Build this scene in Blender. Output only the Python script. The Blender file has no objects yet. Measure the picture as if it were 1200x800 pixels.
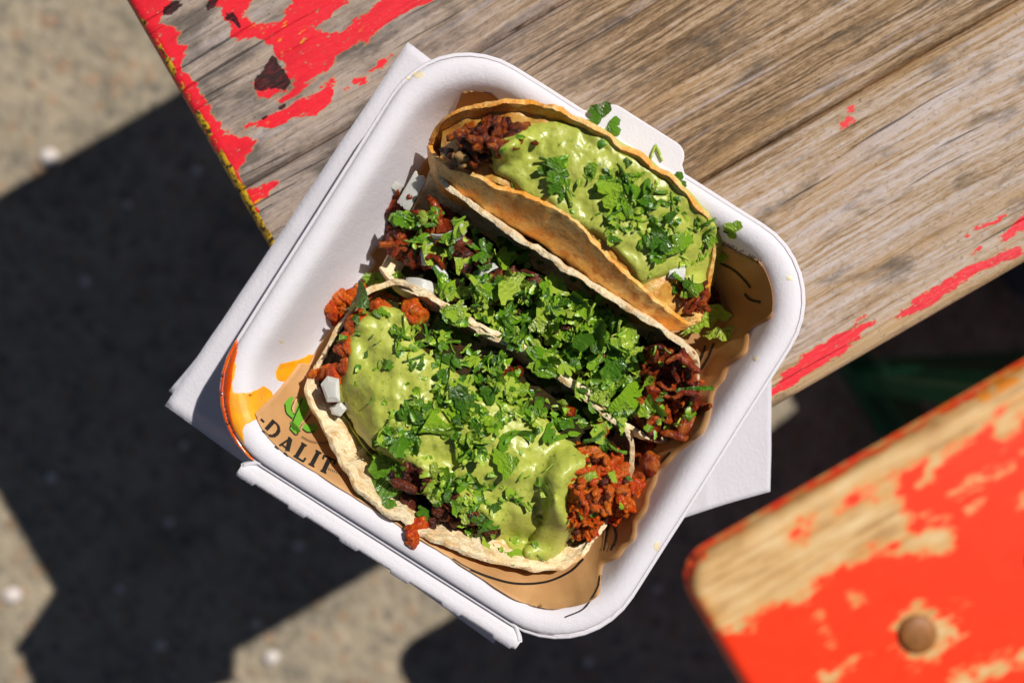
import bpy, bmesh, math, random
import numpy as np
from mathutils import Vector, Matrix, Quaternion, noise
from mathutils.bvhtree import BVHTree

random.seed(7); rng = np.random.default_rng(7)
scn = bpy.context.scene
col = scn.collection

# ------------------------------------------------------------------ camera, sky, sun, exposure
HC = 1.217           # camera height (m)
ZT = 0.77            # table top height
ZB = 0.47            # bench top height
KPX = 0.4 / 447.0    # metres per photo pixel per metre of distance
cd = bpy.data.cameras.new('camera'); cam = bpy.data.objects.new('camera', cd); col.objects.link(cam)
cam.location = (0, 0, HC); cam.rotation_euler = (0, 0, 0)
cd.sensor_width = 36.0; cd.lens = 36.0 / (1200 * KPX)
cd.clip_start = 0.02; cd.clip_end = 2000
cd.dof.use_dof = True; cd.dof.focus_distance = HC - ZT - 0.036; cd.dof.aperture_fstop = 4.4
scn.camera = cam

SUN_AZ = Vector((0.793, 0.609)).normalized(); SUN_EL = math.radians(52.2)
world = bpy.data.worlds.new('World'); scn.world = world; world.use_nodes = True
wn = world.node_tree.nodes; wn.clear()
sky = wn.new('ShaderNodeTexSky'); sky.sky_type = 'NISHITA'; sky.sun_disc = False
sky.dust_density = 0.3; sky.air_density = 0.5; sky.ozone_density = 0.5; sky.sun_elevation = SUN_EL; sky.sun_rotation = math.atan2(SUN_AZ.x, SUN_AZ.y)
bg = wn.new('ShaderNodeBackground'); bg.inputs['Strength'].default_value = 0.05
wo = wn.new('ShaderNodeOutputWorld')
world.node_tree.links.new(sky.outputs[0], bg.inputs[0]); world.node_tree.links.new(bg.outputs[0], wo.inputs[0])

sd_ = bpy.data.lights.new('sun', 'SUN'); sun = bpy.data.objects.new('sun', sd_); col.objects.link(sun)
sd_.energy = 5.0; sd_.angle = math.radians(0.53); sd_.color = (1.0, 0.96, 0.915)
sdir = Vector((SUN_AZ.x * math.cos(SUN_EL), SUN_AZ.y * math.cos(SUN_EL), math.sin(SUN_EL)))
sun.rotation_euler = sdir.to_track_quat('Z', 'Y').to_euler(); sun.location = sdir * 5
vs = scn.view_settings
vs.view_transform = 'Standard'; vs.look = 'None'; vs.gamma = 1.0; vs.use_curve_mapping = False; vs.exposure = -0.08

# ------------------------------------------------------------------ helpers
CAM = Vector((0, 0, HC))
def P(px, py, h):                                 # photo pixel at h mm above the table top -> world
    z = ZT + h * 0.001; s = KPX * (HC - z)
    return Vector(((px - 600) * s, (400 - py) * s, z))
def PZ(px, py, z):
    s = KPX * (HC - z); return Vector(((px - 600) * s, (400 - py) * s, z))
def ray(px, py):
    return Vector(((px - 600) * KPX, (400 - py) * KPX, -1)).normalized()

def mesh(name, verts, faces, smooth=True):
    m = bpy.data.meshes.new(name); m.from_pydata([tuple(v) for v in verts], [], [tuple(f) for f in faces])
    if smooth: m.polygons.foreach_set('use_smooth', [True] * len(m.polygons))
    m.update(); return m
def link(name, me, mat=None, parent=None, loc=None):
    o = bpy.data.objects.new(name, me); col.objects.link(o)
    if mat is not None and me is not None and not me.materials: me.materials.append(mat)
    if parent is not None: o.parent = parent
    if loc is not None: o.location = loc
    return o
def obj(name, verts, faces, mat, parent=None, smooth=True):
    """verts in world space; re-based on the (unrotated, top-level) parent"""
    if parent is not None:
        L = parent.location; verts = [Vector(v) - L for v in verts]
    return link(name, mesh(name, verts, faces, smooth), mat, parent)
def tag(o, label=None, cat=None, group=None, kind=None):
    if label: o['label'] = label
    if cat: o['category'] = cat
    if group: o['group'] = group
    if kind: o['kind'] = kind
    return o
def empty(name, loc, rz=0):
    o = bpy.data.objects.new(name, None); col.objects.link(o); o.location = loc; o.rotation_euler = (0, 0, rz)
    o.empty_display_size = 0.05; return o
def gridf(nu, nv, closed_u=False):
    f = []
    for i in range(nu if closed_u else nu - 1):
        for j in range(nv - 1):
            a = i * nv + j; b = ((i + 1) % nu) * nv + j
            f.append((a, b, b + 1, a + 1))
    return f
def box(x0, x1, y0, y1, z0, z1):
    v = [(x, y, z) for z in (z0, z1) for y in (y0, y1) for x in (x0, x1)]
    f = [(0, 2, 3, 1), (4, 5, 7, 6), (0, 1, 5, 4), (2, 6, 7, 3), (0, 4, 6, 2), (1, 3, 7, 5)]
    return v, f
def bar(p0, p1, w, h, up=Vector((0, 0, 1))):
    p0 = Vector(p0); p1 = Vector(p1); d = (p1 - p0).normalized()
    s = d.cross(up)
    if s.length < 1e-4: s = d.cross(Vector((1, 0, 0)))
    s.normalize(); u = s.cross(d)
    v = []
    for p in (p0, p1):
        for a, b in ((-1, -1), (1, -1), (1, 1), (-1, 1)):
            v.append(p + s * a * w / 2 + u * b * h / 2)
    return v, [(0, 1, 2, 3), (7, 6, 5, 4), (0, 4, 5, 1), (1, 5, 6, 2), (2, 6, 7, 3), (3, 7, 4, 0)]
def tube(pts, r, n=8, cap=True):
    pts = [Vector(p) for p in pts]; v = []; f = []
    for i, p in enumerate(pts):
        d = (pts[min(i + 1, len(pts) - 1)] - pts[max(i - 1, 0)]).normalized()
        s = d.orthogonal().normalized() if i == 0 else (s0 - d * s0.dot(d)).normalized()
        s0 = s; t = d.cross(s)
        rr = r[i] if isinstance(r, (list, tuple)) else r
        for k in range(n):
            a = 2 * math.pi * k / n; v.append(p + (s * math.cos(a) + t * math.sin(a)) * rr)
    for i in range(len(pts) - 1):
        for k in range(n):
            f.append((i * n + k, i * n + (k + 1) % n, (i + 1) * n + (k + 1) % n, (i + 1) * n + k))
    if cap:
        f.append(tuple(range(n))[::-1]); f.append(tuple((len(pts) - 1) * n + k for k in range(n)))
    return v, f
def merge(parts):
    V = []; F = []
    for v, f in parts:
        o = len(V); V += [Vector(q) for q in v]; F += [tuple(i + o for i in g) for g in f]
    return V, F
def bevel(o, w, seg=2):
    m = o.modifiers.new('bevel', 'BEVEL'); m.width = w; m.segments = seg; m.limit_method = 'ANGLE'; return o
def solid(o, t, off=-1):
    m = o.modifiers.new('solid', 'SOLIDIFY'); m.thickness = t; m.offset = off; return o
def attr(me, name, vals):
    a = me.attributes.new(name, 'FLOAT', 'POINT'); a.data.foreach_set('value', np.asarray(vals, dtype=np.float32))
def resample(pts, n):
    p = np.array(pts, float)
    if len(p) > 2:                                # smooth through Catmull-Rom first
        q = []; e = np.vstack([2 * p[0] - p[1], p, 2 * p[-1] - p[-2]])
        for i in range(1, len(e) - 2):
            for t in np.linspace(0, 1, 12, endpoint=False):
                a, b, c, d = e[i - 1], e[i], e[i + 1], e[i + 2]
                q.append(0.5 * ((2 * b) + (c - a) * t + (2 * a - 5 * b + 4 * c - d) * t * t + (3 * b - a - 3 * c + d) * t ** 3))
        q.append(p[-1]); p = np.array(q)
    s = np.concatenate([[0], np.cumsum(np.linalg.norm(np.diff(p[:, :2], axis=0), axis=1))])
    u = np.linspace(0, s[-1], n)
    return np.stack([np.interp(u, s, p[:, k]) for k in range(p.shape[1])], 1)
def sdist(poly, X, Y):
    """signed distance (positive inside) of arrays X,Y to a polygon"""
    poly = np.array(poly, float); d = np.full(X.shape, 1e9); ins = np.zeros(X.shape, bool)
    n = len(poly)
    for i in range(n):
        x0, y0 = poly[i]; x1, y1 = poly[(i + 1) % n]
        ex, ey = x1 - x0, y1 - y0; L = ex * ex + ey * ey + 1e-12
        t = np.clip(((X - x0) * ex + (Y - y0) * ey) / L, 0, 1)
        d = np.minimum(d, np.hypot(X - x0 - t * ex, Y - y0 - t * ey))
        c = ((y0 > Y) != (y1 > Y)) & (X < (x1 - x0) * (Y - y0) / (y1 - y0 + 1e-12) + x0)
        ins ^= c
    return np.where(ins, d, -d)
def inpoly(poly, x, y):
    return sdist(poly, np.array([x], float), np.array([y], float))[0] > 0
def fbm(p, o=4):
    s = 0; a = 1
    for i in range(o):
        s += a * noise.noise(p); p = p * 2.03; a *= 0.5
    return s

class Scene3:                                     # collects surfaces so that later pieces can be laid on them
    def __init__(s): s.V = []; s.F = []; s.t = None
    def add(s, verts, faces):
        o = len(s.V); s.V += [Vector(v) for v in verts]; s.F += [tuple(i + o for i in f) for f in faces]; s.t = None
    def tree(s):
        if s.t is None: s.t = BVHTree.FromPolygons(s.V, s.F)
        return s.t
    def hit(s, px, py):
        l, n, i, d = s.tree().ray_cast(CAM, ray(px, py))
        if l is not None and n.z < 0: n = -n
        return l, n
surf = Scene3()

# ------------------------------------------------------------------ materials
class NT:
    def __init__(s, name):
        s.m = bpy.data.materials.new(name); s.m.use_nodes = True; s.t = s.m.node_tree; s.t.nodes.clear()
        s.out = s.n('ShaderNodeOutputMaterial'); s.b = s.n('ShaderNodeBsdfPrincipled'); s.l(s.b.outputs[0], s.out.inputs[0])
    def n(s, typ, **kw):
        nd = s.t.nodes.new(typ)
        for k, v in kw.items(): setattr(nd, k, v)
        return nd
    def l(s, a, b): s.t.links.new(a, b)
    def set(s, **kw):
        for k, v in kw.items():
            i = s.b.inputs[k.replace('_', ' ')]
            if hasattr(v, 'node'): s.l(v, i)
            else: i.default_value = v
        return s
    def co(s, kind='Object', scale=(1, 1, 1), rot=(0, 0, 0), loc=(0, 0, 0)):
        c = s.n('ShaderNodeTexCoord'); mp = s.n('ShaderNodeMapping')
        mp.inputs['Scale'].default_value = scale; mp.inputs['Rotation'].default_value = rot; mp.inputs['Location'].default_value = loc
        s.l(c.outputs[kind], mp.inputs[0]); return mp.outputs[0]
    def noise(s, vec, scale=1, detail=5, rough=0.6, dist=0):
        nd = s.n('ShaderNodeTexNoise'); s.l(vec, nd.inputs['Vector'])
        nd.inputs['Scale'].default_value = scale; nd.inputs['Detail'].default_value = detail
        nd.inputs['Roughness'].default_value = rough; nd.inputs['Distortion'].default_value = dist
        return nd.outputs['Fac']
    def voro(s, vec, scale, feat='F1', out='Distance'):
        nd = s.n('ShaderNodeTexVoronoi'); nd.feature = feat; s.l(vec, nd.inputs['Vector']); nd.inputs['Scale'].default_value = scale
        return nd.outputs[out]
    def ramp(s, fac, stops, interp='LINEAR'):
        nd = s.n('ShaderNodeValToRGB'); cr = nd.color_ramp; cr.interpolation = interp
        while len(cr.elements) < len(stops): cr.elements.new(0.5)
        for e, (p, c) in zip(cr.elements, stops):
            e.position = p; e.color = (*c, 1) if len(c) == 3 else c
        s.l(fac, nd.inputs[0]); return nd.outputs[0]
    def bw(s, fac, a, b): return s.ramp(fac, [(a, (0, 0, 0)), (b, (1, 1, 1))])
    def math(s, op, a, b=None, clamp=False):
        nd = s.n('ShaderNodeMath', operation=op); nd.use_clamp = clamp
        for i, v in enumerate((a, b)):
            if v is None: continue
            if hasattr(v, 'node'): s.l(v, nd.inputs[i])
            else: nd.inputs[i].default_value = v
        return nd.outputs[0]
    def mix(s, fac, a, b, mode='MIX'):
        nd = s.n('ShaderNodeMix', data_type='RGBA', blend_type=mode)
        for i, v in ((0, fac), (6, a), (7, b)):
            if hasattr(v, 'node'): s.l(v, nd.inputs[i])
            else: nd.inputs[i].default_value = v if i == 0 else (*v, 1)
        return nd.outputs[2]
    def attr(s, name): return s.n('ShaderNodeAttribute', attribute_name=name).outputs['Fac']
    def rand(s): return s.n('ShaderNodeObjectInfo').outputs['Random']
    def bump(s, h, strength=0.5, dist=0.001, chain=None):
        nd = s.n('ShaderNodeBump'); nd.inputs['Strength'].default_value = strength; nd.inputs['Distance'].default_value = dist
        s.l(h, nd.inputs['Height'])
        if chain is not None: s.l(chain, nd.inputs['Normal'])
        s.l(nd.outputs[0], s.b.inputs['Normal']); return nd.outputs[0]

def m_plain(name, c, rough=0.5, var=0.15, scale=200, bump=0.2, spec=0.5, dist=0.0004):
    t = NT(name); v = t.co('Object'); n1 = t.noise(v, scale, 5)
    t.set(Base_Color=t.mix(n1, [x * (1 - var) for x in c], [min(1, x * (1 + var)) for x in c]), Roughness=rough)
    t.b.inputs['Specular IOR Level'].default_value = spec
    t.bump(n1, bump, dist); return t.m

# weathered painted table boards; x runs along the grain
def m_table():
    t = NT('weathered_painted_boards'); v = t.co('Object')
    tone = t.attr('tone')
    warp = t.noise(t.co('Object', (5, 14, 1)), 1, 3)
    wv = t.n('ShaderNodeVectorMath', operation='ADD'); t.l(v, wv.inputs[0])
    cx = t.n('ShaderNodeCombineXYZ'); t.l(t.math('MULTIPLY', t.math('SUBTRACT', warp, 0.5), 0.014), cx.inputs[1]); t.l(cx.outputs[0], wv.inputs[1])
    def sc(a, b, c=20):
        mp = t.n('ShaderNodeMapping'); mp.inputs['Scale'].default_value = (a, b, c); t.l(wv.outputs[0], mp.inputs[0]); return mp.outputs[0]
    g1 = t.noise(sc(12, 520), 1, 6, 0.7); g2 = t.noise(sc(5, 95), 1, 5, 0.6); g3 = t.noise(sc(22, 60), 1, 5, 0.65)
    g4 = t.noise(sc(160, 760), 1, 4, 0.75); g5 = t.noise(sc(3, 18), 1, 3)
    f = t.math('ADD', t.math('ADD', t.math('MULTIPLY', g1, 0.50), t.math('MULTIPLY', g2, 0.22)), t.math('MULTIPLY', g4, 0.28))
    f = t.math('ADD', f, t.math('MULTIPLY', t.math('SUBTRACT', tone, 0.5), 0.16))
    f = t.math('ADD', f, t.math('MULTIPLY', t.math('SUBTRACT', g5, 0.5), 0.16))
    c = t.ramp(f, [(0.39, (0.020, 0.013, 0.009)), (0.445, (0.10, 0.058, 0.030)), (0.49, (0.26, 0.16, 0.082)),
                   (0.535, (0.40, 0.275, 0.165)), (0.585, (0.49, 0.395, 0.33)), (0.66, (0.58, 0.52, 0.51))])
    tan = t.bw(t.noise(sc(4, 45, 3), 1.0, 4), 0.5, 0.66)                 # warm honey bands of the less weathered wood
    c = t.mix(t.math('MULTIPLY', t.math('ADD', tan, 0.22, True), 0.66), c, t.mix(g1, (0.22, 0.105, 0.03), (0.66, 0.42, 0.19)))
    lav = t.bw(t.noise(sc(7, 110, 9), 1.0, 4), 0.56, 0.68); c = t.mix(t.math('MULTIPLY', lav, 0.5), c, t.mix(g1, (0.30, 0.25, 0.25), (0.68, 0.62, 0.64)))
    gy = t.attr('grey'); c = t.mix(t.math('MULTIPLY', gy, 0.55), c, t.mix(f, (0.10, 0.085, 0.08), (0.62, 0.55, 0.52)))
    c = t.mix(t.math('MULTIPLY', t.attr('honey'), 0.6), c, t.mix(g1, (0.30, 0.16, 0.06), (0.72, 0.50, 0.26)))
    mould = t.bw(t.math('ADD', g3, t.math('MULTIPLY', gy, 0.07)), 0.54, 0.68)
    c = t.mix(t.math('MULTIPLY', mould, 0.72), c, (0.055, 0.045, 0.036))
    speck = t.bw(t.noise(sc(300, 620), 1, 4, 0.75), 0.57, 0.68)
    c = t.mix(t.math('MULTIPLY', speck, 0.62), c, (0.05, 0.042, 0.035))
    crk = t.bw(t.noise(sc(7, 420), 1, 3, 0.55), 0.65, 0.70)            # drying cracks
    c = t.mix(t.math('MULTIPLY', crk, 0.7), c, (0.014, 0.010, 0.008))
    blk = t.math('ADD', t.attr('black'), t.math('MULTIPLY', t.math('SUBTRACT', t.noise(sc(160, 260), 1, 4), 0.5), 0.7))
    blk = t.bw(blk, 0.50, 0.56)
    pn = t.math('SUBTRACT', t.noise(sc(70, 190), 1, 6, 0.68), 0.5)
    pm0 = t.math('ADD', t.attr('paint'), t.math('MULTIPLY', pn, 1.35))
    pm = t.bw(pm0, 0.50, 0.53)
    edge = t.bw(pm0, 0.44, 0.505)                                         # bare honey wood round the flaking paint
    c = t.mix(t.math('MULTIPLY', edge, 0.5), c, (0.55, 0.36, 0.15))
    hole = t.bw(t.noise(sc(200, 420), 1, 5, 0.72), 0.615, 0.645); pm = t.math('MULTIPLY', pm, t.math('SUBTRACT', 1.0, hole))
    red = t.mix(t.noise(v, 900, 3), (0.72, 0.012, 0.022), (0.86, 0.022, 0.038))
    red = t.mix(t.math('MULTIPLY', t.bw(t.noise(sc(40, 80), 1, 4, 0.7), 0.5, 0.72), 0.5), red, (0.45, 0.012, 0.02))
    flk = t.bw(t.noise(sc(120, 360), 1, 5, 0.6), 0.625, 0.655)
    red = t.mix(t.math('MULTIPLY', flk, t.bw(t.noise(sc(14, 20), 1, 2), 0.5, 0.6)), red, (0.72, 0.33, 0.02))
    c = t.mix(pm, c, red)
    c = t.mix(t.math('MULTIPLY', blk, 0.97), c, t.mix(t.bw(g4, 0.45, 0.62), (0.008, 0.003, 0.003), (0.10, 0.008, 0.010)))
    ym = t.math('ADD', t.attr('yellow'), t.math('MULTIPLY', t.math('SUBTRACT', t.noise(v, 90, 5, 0.7), 0.5), 1.3))
    ym = t.bw(ym, 0.53, 0.57)
    yc = t.ramp(t.noise(v, 330, 4), [(0.42, (0.05, 0.035, 0.012)), (0.50, (0.60, 0.36, 0.012)), (0.7, (0.74, 0.46, 0.02))])
    c = t.mix(ym, c, yc)
    rg = t.mix(pm, (0.78,) * 3, (0.42,) * 3)
    t.set(Base_Color=c, Roughness=rg); t.b.inputs['Specular IOR Level'].default_value = 0.35
    hh = t.math('ADD', t.math('MULTIPLY', f, 1.0), t.math('MULTIPLY', crk, -0.6))
    b1 = t.bump(hh, 0.9, 0.0016)
    t.bump(t.math('ADD', pm, t.math('MULTIPLY', blk, -0.6)), 0.5, 0.0003, b1)
    return t.m

def m_bench():
    t = NT('worn_red_bench_paint'); v = t.co('Object')
    g1 = t.noise(t.co('Object', (10, 220, 20)), 1, 5); g2 = t.noise(t.co('Object', (25, 45, 20)), 1, 4)
    wood = t.ramp(t.math('ADD', t.math('MULTIPLY', g1, 0.6), t.math('MULTIPLY', g2, 0.4)),
                  [(0.36, (0.36, 0.18, 0.055)), (0.5, (0.62, 0.38, 0.15)), (0.64, (0.74, 0.54, 0.28))])
    pm0 = t.math('ADD', t.attr('paint'), t.math('MULTIPLY', t.math('SUBTRACT', t.noise(t.co('Object', (45, 100, 40)), 1, 6, 0.7), 0.5), 1.5))
    pm = t.bw(pm0, 0.44, 0.62); und = t.bw(pm0, 0.28, 0.52)
    c = t.mix(t.math('MULTIPLY', und, 0.6), wood, (0.70, 0.30, 0.04))
    red = t.mix(t.noise(v, 60, 3), (0.86, 0.035, 0.008), (0.94, 0.055, 0.012))
    c = t.mix(pm, c, red)
    ym = t.math('ADD', t.attr('yellow'), t.math('MULTIPLY', t.math('SUBTRACT', t.noise(v, 45, 4, 0.6), 0.5), 1.4))
    c = t.mix(t.bw(ym, 0.52, 0.58), c, (0.70, 0.22, 0.008))
    t.set(Base_Color=c, Roughness=t.mix(pm, (0.7,) * 3, (0.32,) * 3)); t.bump(g1, 0.4, 0.0006); return t.m

def m_ground():
    t = NT('weathered_asphalt'); v = t.co('Object')
    a = t.noise(v, 7, 4); b = t.noise(v, 30, 5, 0.7); cell = t.voro(v, 95, 'F1', 'Color'); d = t.voro(v, 95)
    c = t.ramp(t.math('ADD', t.math('MULTIPLY', a, 0.5), t.math('MULTIPLY', b, 0.5)),
               [(0.36, (0.14, 0.118, 0.083)), (0.48, (0.29, 0.24, 0.163)), (0.58, (0.375, 0.305, 0.205)), (0.7, (0.46, 0.38, 0.255))])
    sep = t.n('ShaderNodeSeparateColor'); t.l(cell, sep.inputs[0])
    c = t.mix(t.math('MULTIPLY', t.bw(sep.outputs[0], 0.6, 0.95), 0.5), c, (0.36, 0.30, 0.22))
    c = t.mix(t.math('MULTIPLY', t.bw(sep.outputs[1], 0.72, 0.95), 0.55), c, (0.09, 0.08, 0.07))
    c = t.mix(t.math('MULTIPLY', t.bw(sep.outputs[2], 0.90, 0.95), 0.7), c, (0.34, 0.20, 0.11))
    t.set(Base_Color=c, Roughness=0.85); t.bump(t.math('ADD', t.math('MULTIPLY', d, -1.0), b), 0.8, 0.004); return t.m

def translucent(t, f, c):
    tr = t.n('ShaderNodeBsdfTranslucent'); tr.inputs[0].default_value = (*c, 1); mx = t.n('ShaderNodeMixShader'); mx.inputs[0].default_value = f
    t.l(t.b.outputs[0], mx.inputs[1]); t.l(tr.outputs[0], mx.inputs[2]); t.l(mx.outputs[0], t.out.inputs[0]); return t.m
def m_pulp(name, c=(0.885, 0.86, 0.89), fine=900):
    t = NT(name); v = t.co('Object'); n1 = t.noise(v, fine, 5, 0.7); n2 = t.noise(v, 35, 3)
    t.set(Base_Color=t.mix(n2, [x * 0.975 for x in c], c), Roughness=0.72); t.b.inputs['Specular IOR Level'].default_value = 0.25
    b0 = t.bump(t.noise(v, 130, 4, 0.6), 0.35, 0.0009); t.bump(n1, 0.6, 0.0004, b0); return translucent(t, 0.30, (0.95, 0.91, 0.89))
def m_napkin():
    t = NT('embossed_tissue'); v = t.co('Object'); e = t.voro(v, 620); n2 = t.noise(v, 1500, 3)
    t.set(Base_Color=t.mix(t.noise(v, 60, 3), (0.72, 0.70, 0.735), (0.79, 0.77, 0.80)), Roughness=0.9)
    t.b.inputs['Specular IOR Level'].default_value = 0.1
    t.bump(t.math('ADD', e, t.math('MULTIPLY', n2, 0.6)), 0.4, 0.0003); return translucent(t, 0.30, (0.85, 0.83, 0.85))
def m_kraft():
    t = NT('kraft_paper'); v = t.co('Object'); n1 = t.noise(v, 700, 5, 0.7); n2 = t.noise(v, 28, 4)
    c = t.ramp(n2, [(0.35, (0.46, 0.235, 0.085)), (0.65, (0.60, 0.335, 0.135))])
    oil = t.bw(t.noise(v, 16, 3, 0.5), 0.54, 0.66)                        # grease soaked patches
    c = t.mix(t.math('MULTIPLY', oil, 0.55), c, (0.30, 0.12, 0.03))
    c = t.mix(t.math('MULTIPLY', t.bw(n1, 0.62, 0.75), 0.35), c, (0.32, 0.15, 0.05))
    t.set(Base_Color=c, Roughness=t.mix(oil, (0.72,) * 3, (0.45,) * 3)); t.bump(n1, 0.25, 0.0003); return t.m
def m_tortilla(name, pale, warm, brown, wet, oil=None):
    t = NT(name); v = t.co('Object'); n1 = t.noise(v, 60, 5, 0.6, 0.4); n2 = t.noise(v, 170, 5, 0.65); n3 = t.noise(v, 700, 4, 0.7)
    c = t.ramp(n1, [(0.34, warm), (0.52, pale), (0.72, [min(1, x * 1.08) for x in pale])])
    c = t.mix(t.math('MULTIPLY', t.bw(n2, 0.50, 0.62), 0.85), c, brown)
    c = t.mix(t.math('MULTIPLY', t.bw(t.noise(v, 260, 4, 0.7), 0.54, 0.64), 0.6), c, [min(1, x * 1.25) for x in pale])
    c = t.mix(t.math('MULTIPLY', t.bw(t.noise(v, 420, 4, 0.7), 0.59, 0.68), 0.5), c, [x * 0.7 for x in brown])
    if oil: c = t.mix(t.math('MULTIPLY', t.bw(t.noise(v, 38, 4, 0.6, 0.6), 0.44, 0.56), 0.8), c, oil)
    t.set(Base_Color=c, Roughness=t.ramp(n2, [(0.35, (wet,) * 3), (0.65, (min(1, wet + 0.3),) * 3)]))
    t.b.inputs['Subsurface Weight'].default_value = 0.12; t.b.inputs['Subsurface Radius'].default_value = (0.004, 0.002, 0.001)
    b1 = t.bump(n1, 0.6, 0.004); b2 = t.bump(n2, 0.7, 0.0022, b1); t.bump(n3, 0.7, 0.0010, b2); return t.m
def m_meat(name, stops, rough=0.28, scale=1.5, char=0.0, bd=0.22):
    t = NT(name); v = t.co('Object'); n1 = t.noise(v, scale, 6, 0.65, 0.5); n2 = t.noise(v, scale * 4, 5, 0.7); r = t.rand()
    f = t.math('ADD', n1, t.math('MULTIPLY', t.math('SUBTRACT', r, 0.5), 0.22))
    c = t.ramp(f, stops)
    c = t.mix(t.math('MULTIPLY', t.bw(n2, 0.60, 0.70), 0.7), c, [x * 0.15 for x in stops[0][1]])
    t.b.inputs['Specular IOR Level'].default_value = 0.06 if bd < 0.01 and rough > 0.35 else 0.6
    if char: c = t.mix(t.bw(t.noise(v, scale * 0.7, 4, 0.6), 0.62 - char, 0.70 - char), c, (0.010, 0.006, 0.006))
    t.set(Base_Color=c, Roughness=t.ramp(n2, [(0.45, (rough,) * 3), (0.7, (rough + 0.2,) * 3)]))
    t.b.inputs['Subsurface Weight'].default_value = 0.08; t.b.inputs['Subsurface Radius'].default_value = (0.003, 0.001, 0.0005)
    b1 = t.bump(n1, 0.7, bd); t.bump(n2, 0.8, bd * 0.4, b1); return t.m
def m_salsa():
    t = NT('avocado_salsa'); v = t.co('Object'); n1 = t.noise(v, 60, 4); n2 = t.noise(v, 520, 4, 0.6)
    c = t.mix(n1, (0.36, 0.405, 0.05), (0.49, 0.51, 0.095))
    c = t.mix(t.math('MULTIPLY', t.bw(t.noise(v, 330, 4, 0.6), 0.56, 0.68), 0.6), c, (0.20, 0.27, 0.025))
    c = t.mix(t.math('MULTIPLY', t.bw(t.noise(v, 190, 4, 0.6), 0.60, 0.70), 0.45), c, (0.62, 0.62, 0.20))
    c = t.mix(t.math('MULTIPLY', t.bw(t.noise(v, 700, 2, 0.5), 0.66, 0.70), 0.7), c, (0.10, 0.20, 0.015))
    t.set(Base_Color=c, Roughness=t.ramp(n1, [(0.35, (0.27,) * 3), (0.65, (0.46,) * 3)]))
    t.b.inputs['Subsurface Weight'].default_value = 0.15; t.b.inputs['Subsurface Radius'].default_value = (0.003, 0.003, 0.001)
    b1 = t.bump(t.noise(v, 120, 3, 0.55), 0.45, 0.0020); t.bump(n2, 0.3, 0.0005, b1); return t.m
def m_leaf(fleck=False):
    t = NT('cilantro'); v = t.co('Object'); r = t.rand()
    if fleck:
        sp = t.n('ShaderNodeSeparateColor'); t.l(t.voro(v, 240, 'F1', 'Color'), sp.inputs[0]); r = sp.outputs[0]; v = t.co('Object', (200,) * 3)
    c = t.ramp(r, [(0.0, (0.016, 0.08, 0.004)), (0.2, (0.045, 0.18, 0.006)), (0.42, (0.145, 0.35, 0.009)), (0.66, (0.33, 0.54, 0.02)), (1.0, (0.60, 0.73, 0.085))])
    n1 = t.noise(v, 1.7, 4); c = t.mix(n1, c, t.mix(0.5, c, (0.16, 0.31, 0.02)))
    n3 = t.noise(t.co('Object', (2.2, 7, 1)), 1, 3)
    c = t.mix(t.math('MULTIPLY', t.bw(n3, 0.56, 0.66), 0.4), c, (0.30, 0.46, 0.07))
    back = t.n('ShaderNodeNewGeometry').outputs['Backfacing']
    c = t.mix(t.math('MULTIPLY', back, 0.5), c, (0.24, 0.38, 0.09))
    t.set(Base_Color=c, Roughness=t.ramp(n1, [(0.38, (0.13,) * 3), (0.62, (0.34,) * 3)]))
    t.b.inputs['Specular IOR Level'].default_value = 0.75
    h = t.math('ADD', n3, t.noise(v, 5, 3)); t.bump(h, 0.45, 0.0008 if fleck else 0.10)
    tr = t.n('ShaderNodeBsdfTranslucent'); t.l(t.mix(0.55, c, (0.30, 0.52, 0.02)), tr.inputs[0])
    mx = t.n('ShaderNodeMixShader'); mx.inputs[0].default_value = 0.22
    t.l(t.b.outputs[0], mx.inputs[1]); t.l(tr.outputs[0], mx.inputs[2]); t.l(mx.outputs[0], t.out.inputs[0]); return t.m
def m_onion():
    t = NT('raw_onion'); v = t.co('Object', (1, 6, 1)); n1 = t.noise(v, 220, 3)
    t.set(Base_Color=t.mix(n1, (0.70, 0.70, 0.62), (0.82, 0.81, 0.76)), Roughness=0.22)
    t.b.inputs['Subsurface Weight'].default_value = 0.45; t.b.inputs['Subsurface Radius'].default_value = (0.004, 0.004, 0.003)
    t.b.inputs['Transmission Weight'].default_value = 0.35; t.bump(n1, 0.25, 0.0005); return t.m
def m_oil():
    t = NT('orange_chilli_oil'); v = t.co('Object'); n1 = t.noise(v, 120, 4)
    c = t.ramp(n1, [(0.35, (0.98, 0.43, 0.006)), (0.65, (0.94, 0.34, 0.004))])
    c = t.mix(t.bw(t.noise(v, 420, 3), 0.66, 0.70), c, (0.22, 0.03, 0.004))
    t.set(Base_Color=c, Roughness=0.5); t.set(Alpha=t.ramp(t.noise(v, 75, 4, 0.6), [(0.35, (0.80,) * 3), (0.62, (1.0,) * 3)])); return t.m
def m_oil_lip():
    t = NT('deep_chilli_oil'); v = t.co('Object'); n1 = t.noise(v, 120, 4)
    c = t.ramp(n1, [(0.35, (0.72, 0.10, 0.002)), (0.65, (0.60, 0.055, 0.002))])
    c = t.mix(t.bw(t.noise(v, 300, 2), 0.67, 0.70), c, (0.02, 0.006, 0.003))
    t.set(Base_Color=c, Roughness=0.2); return t.m

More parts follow.
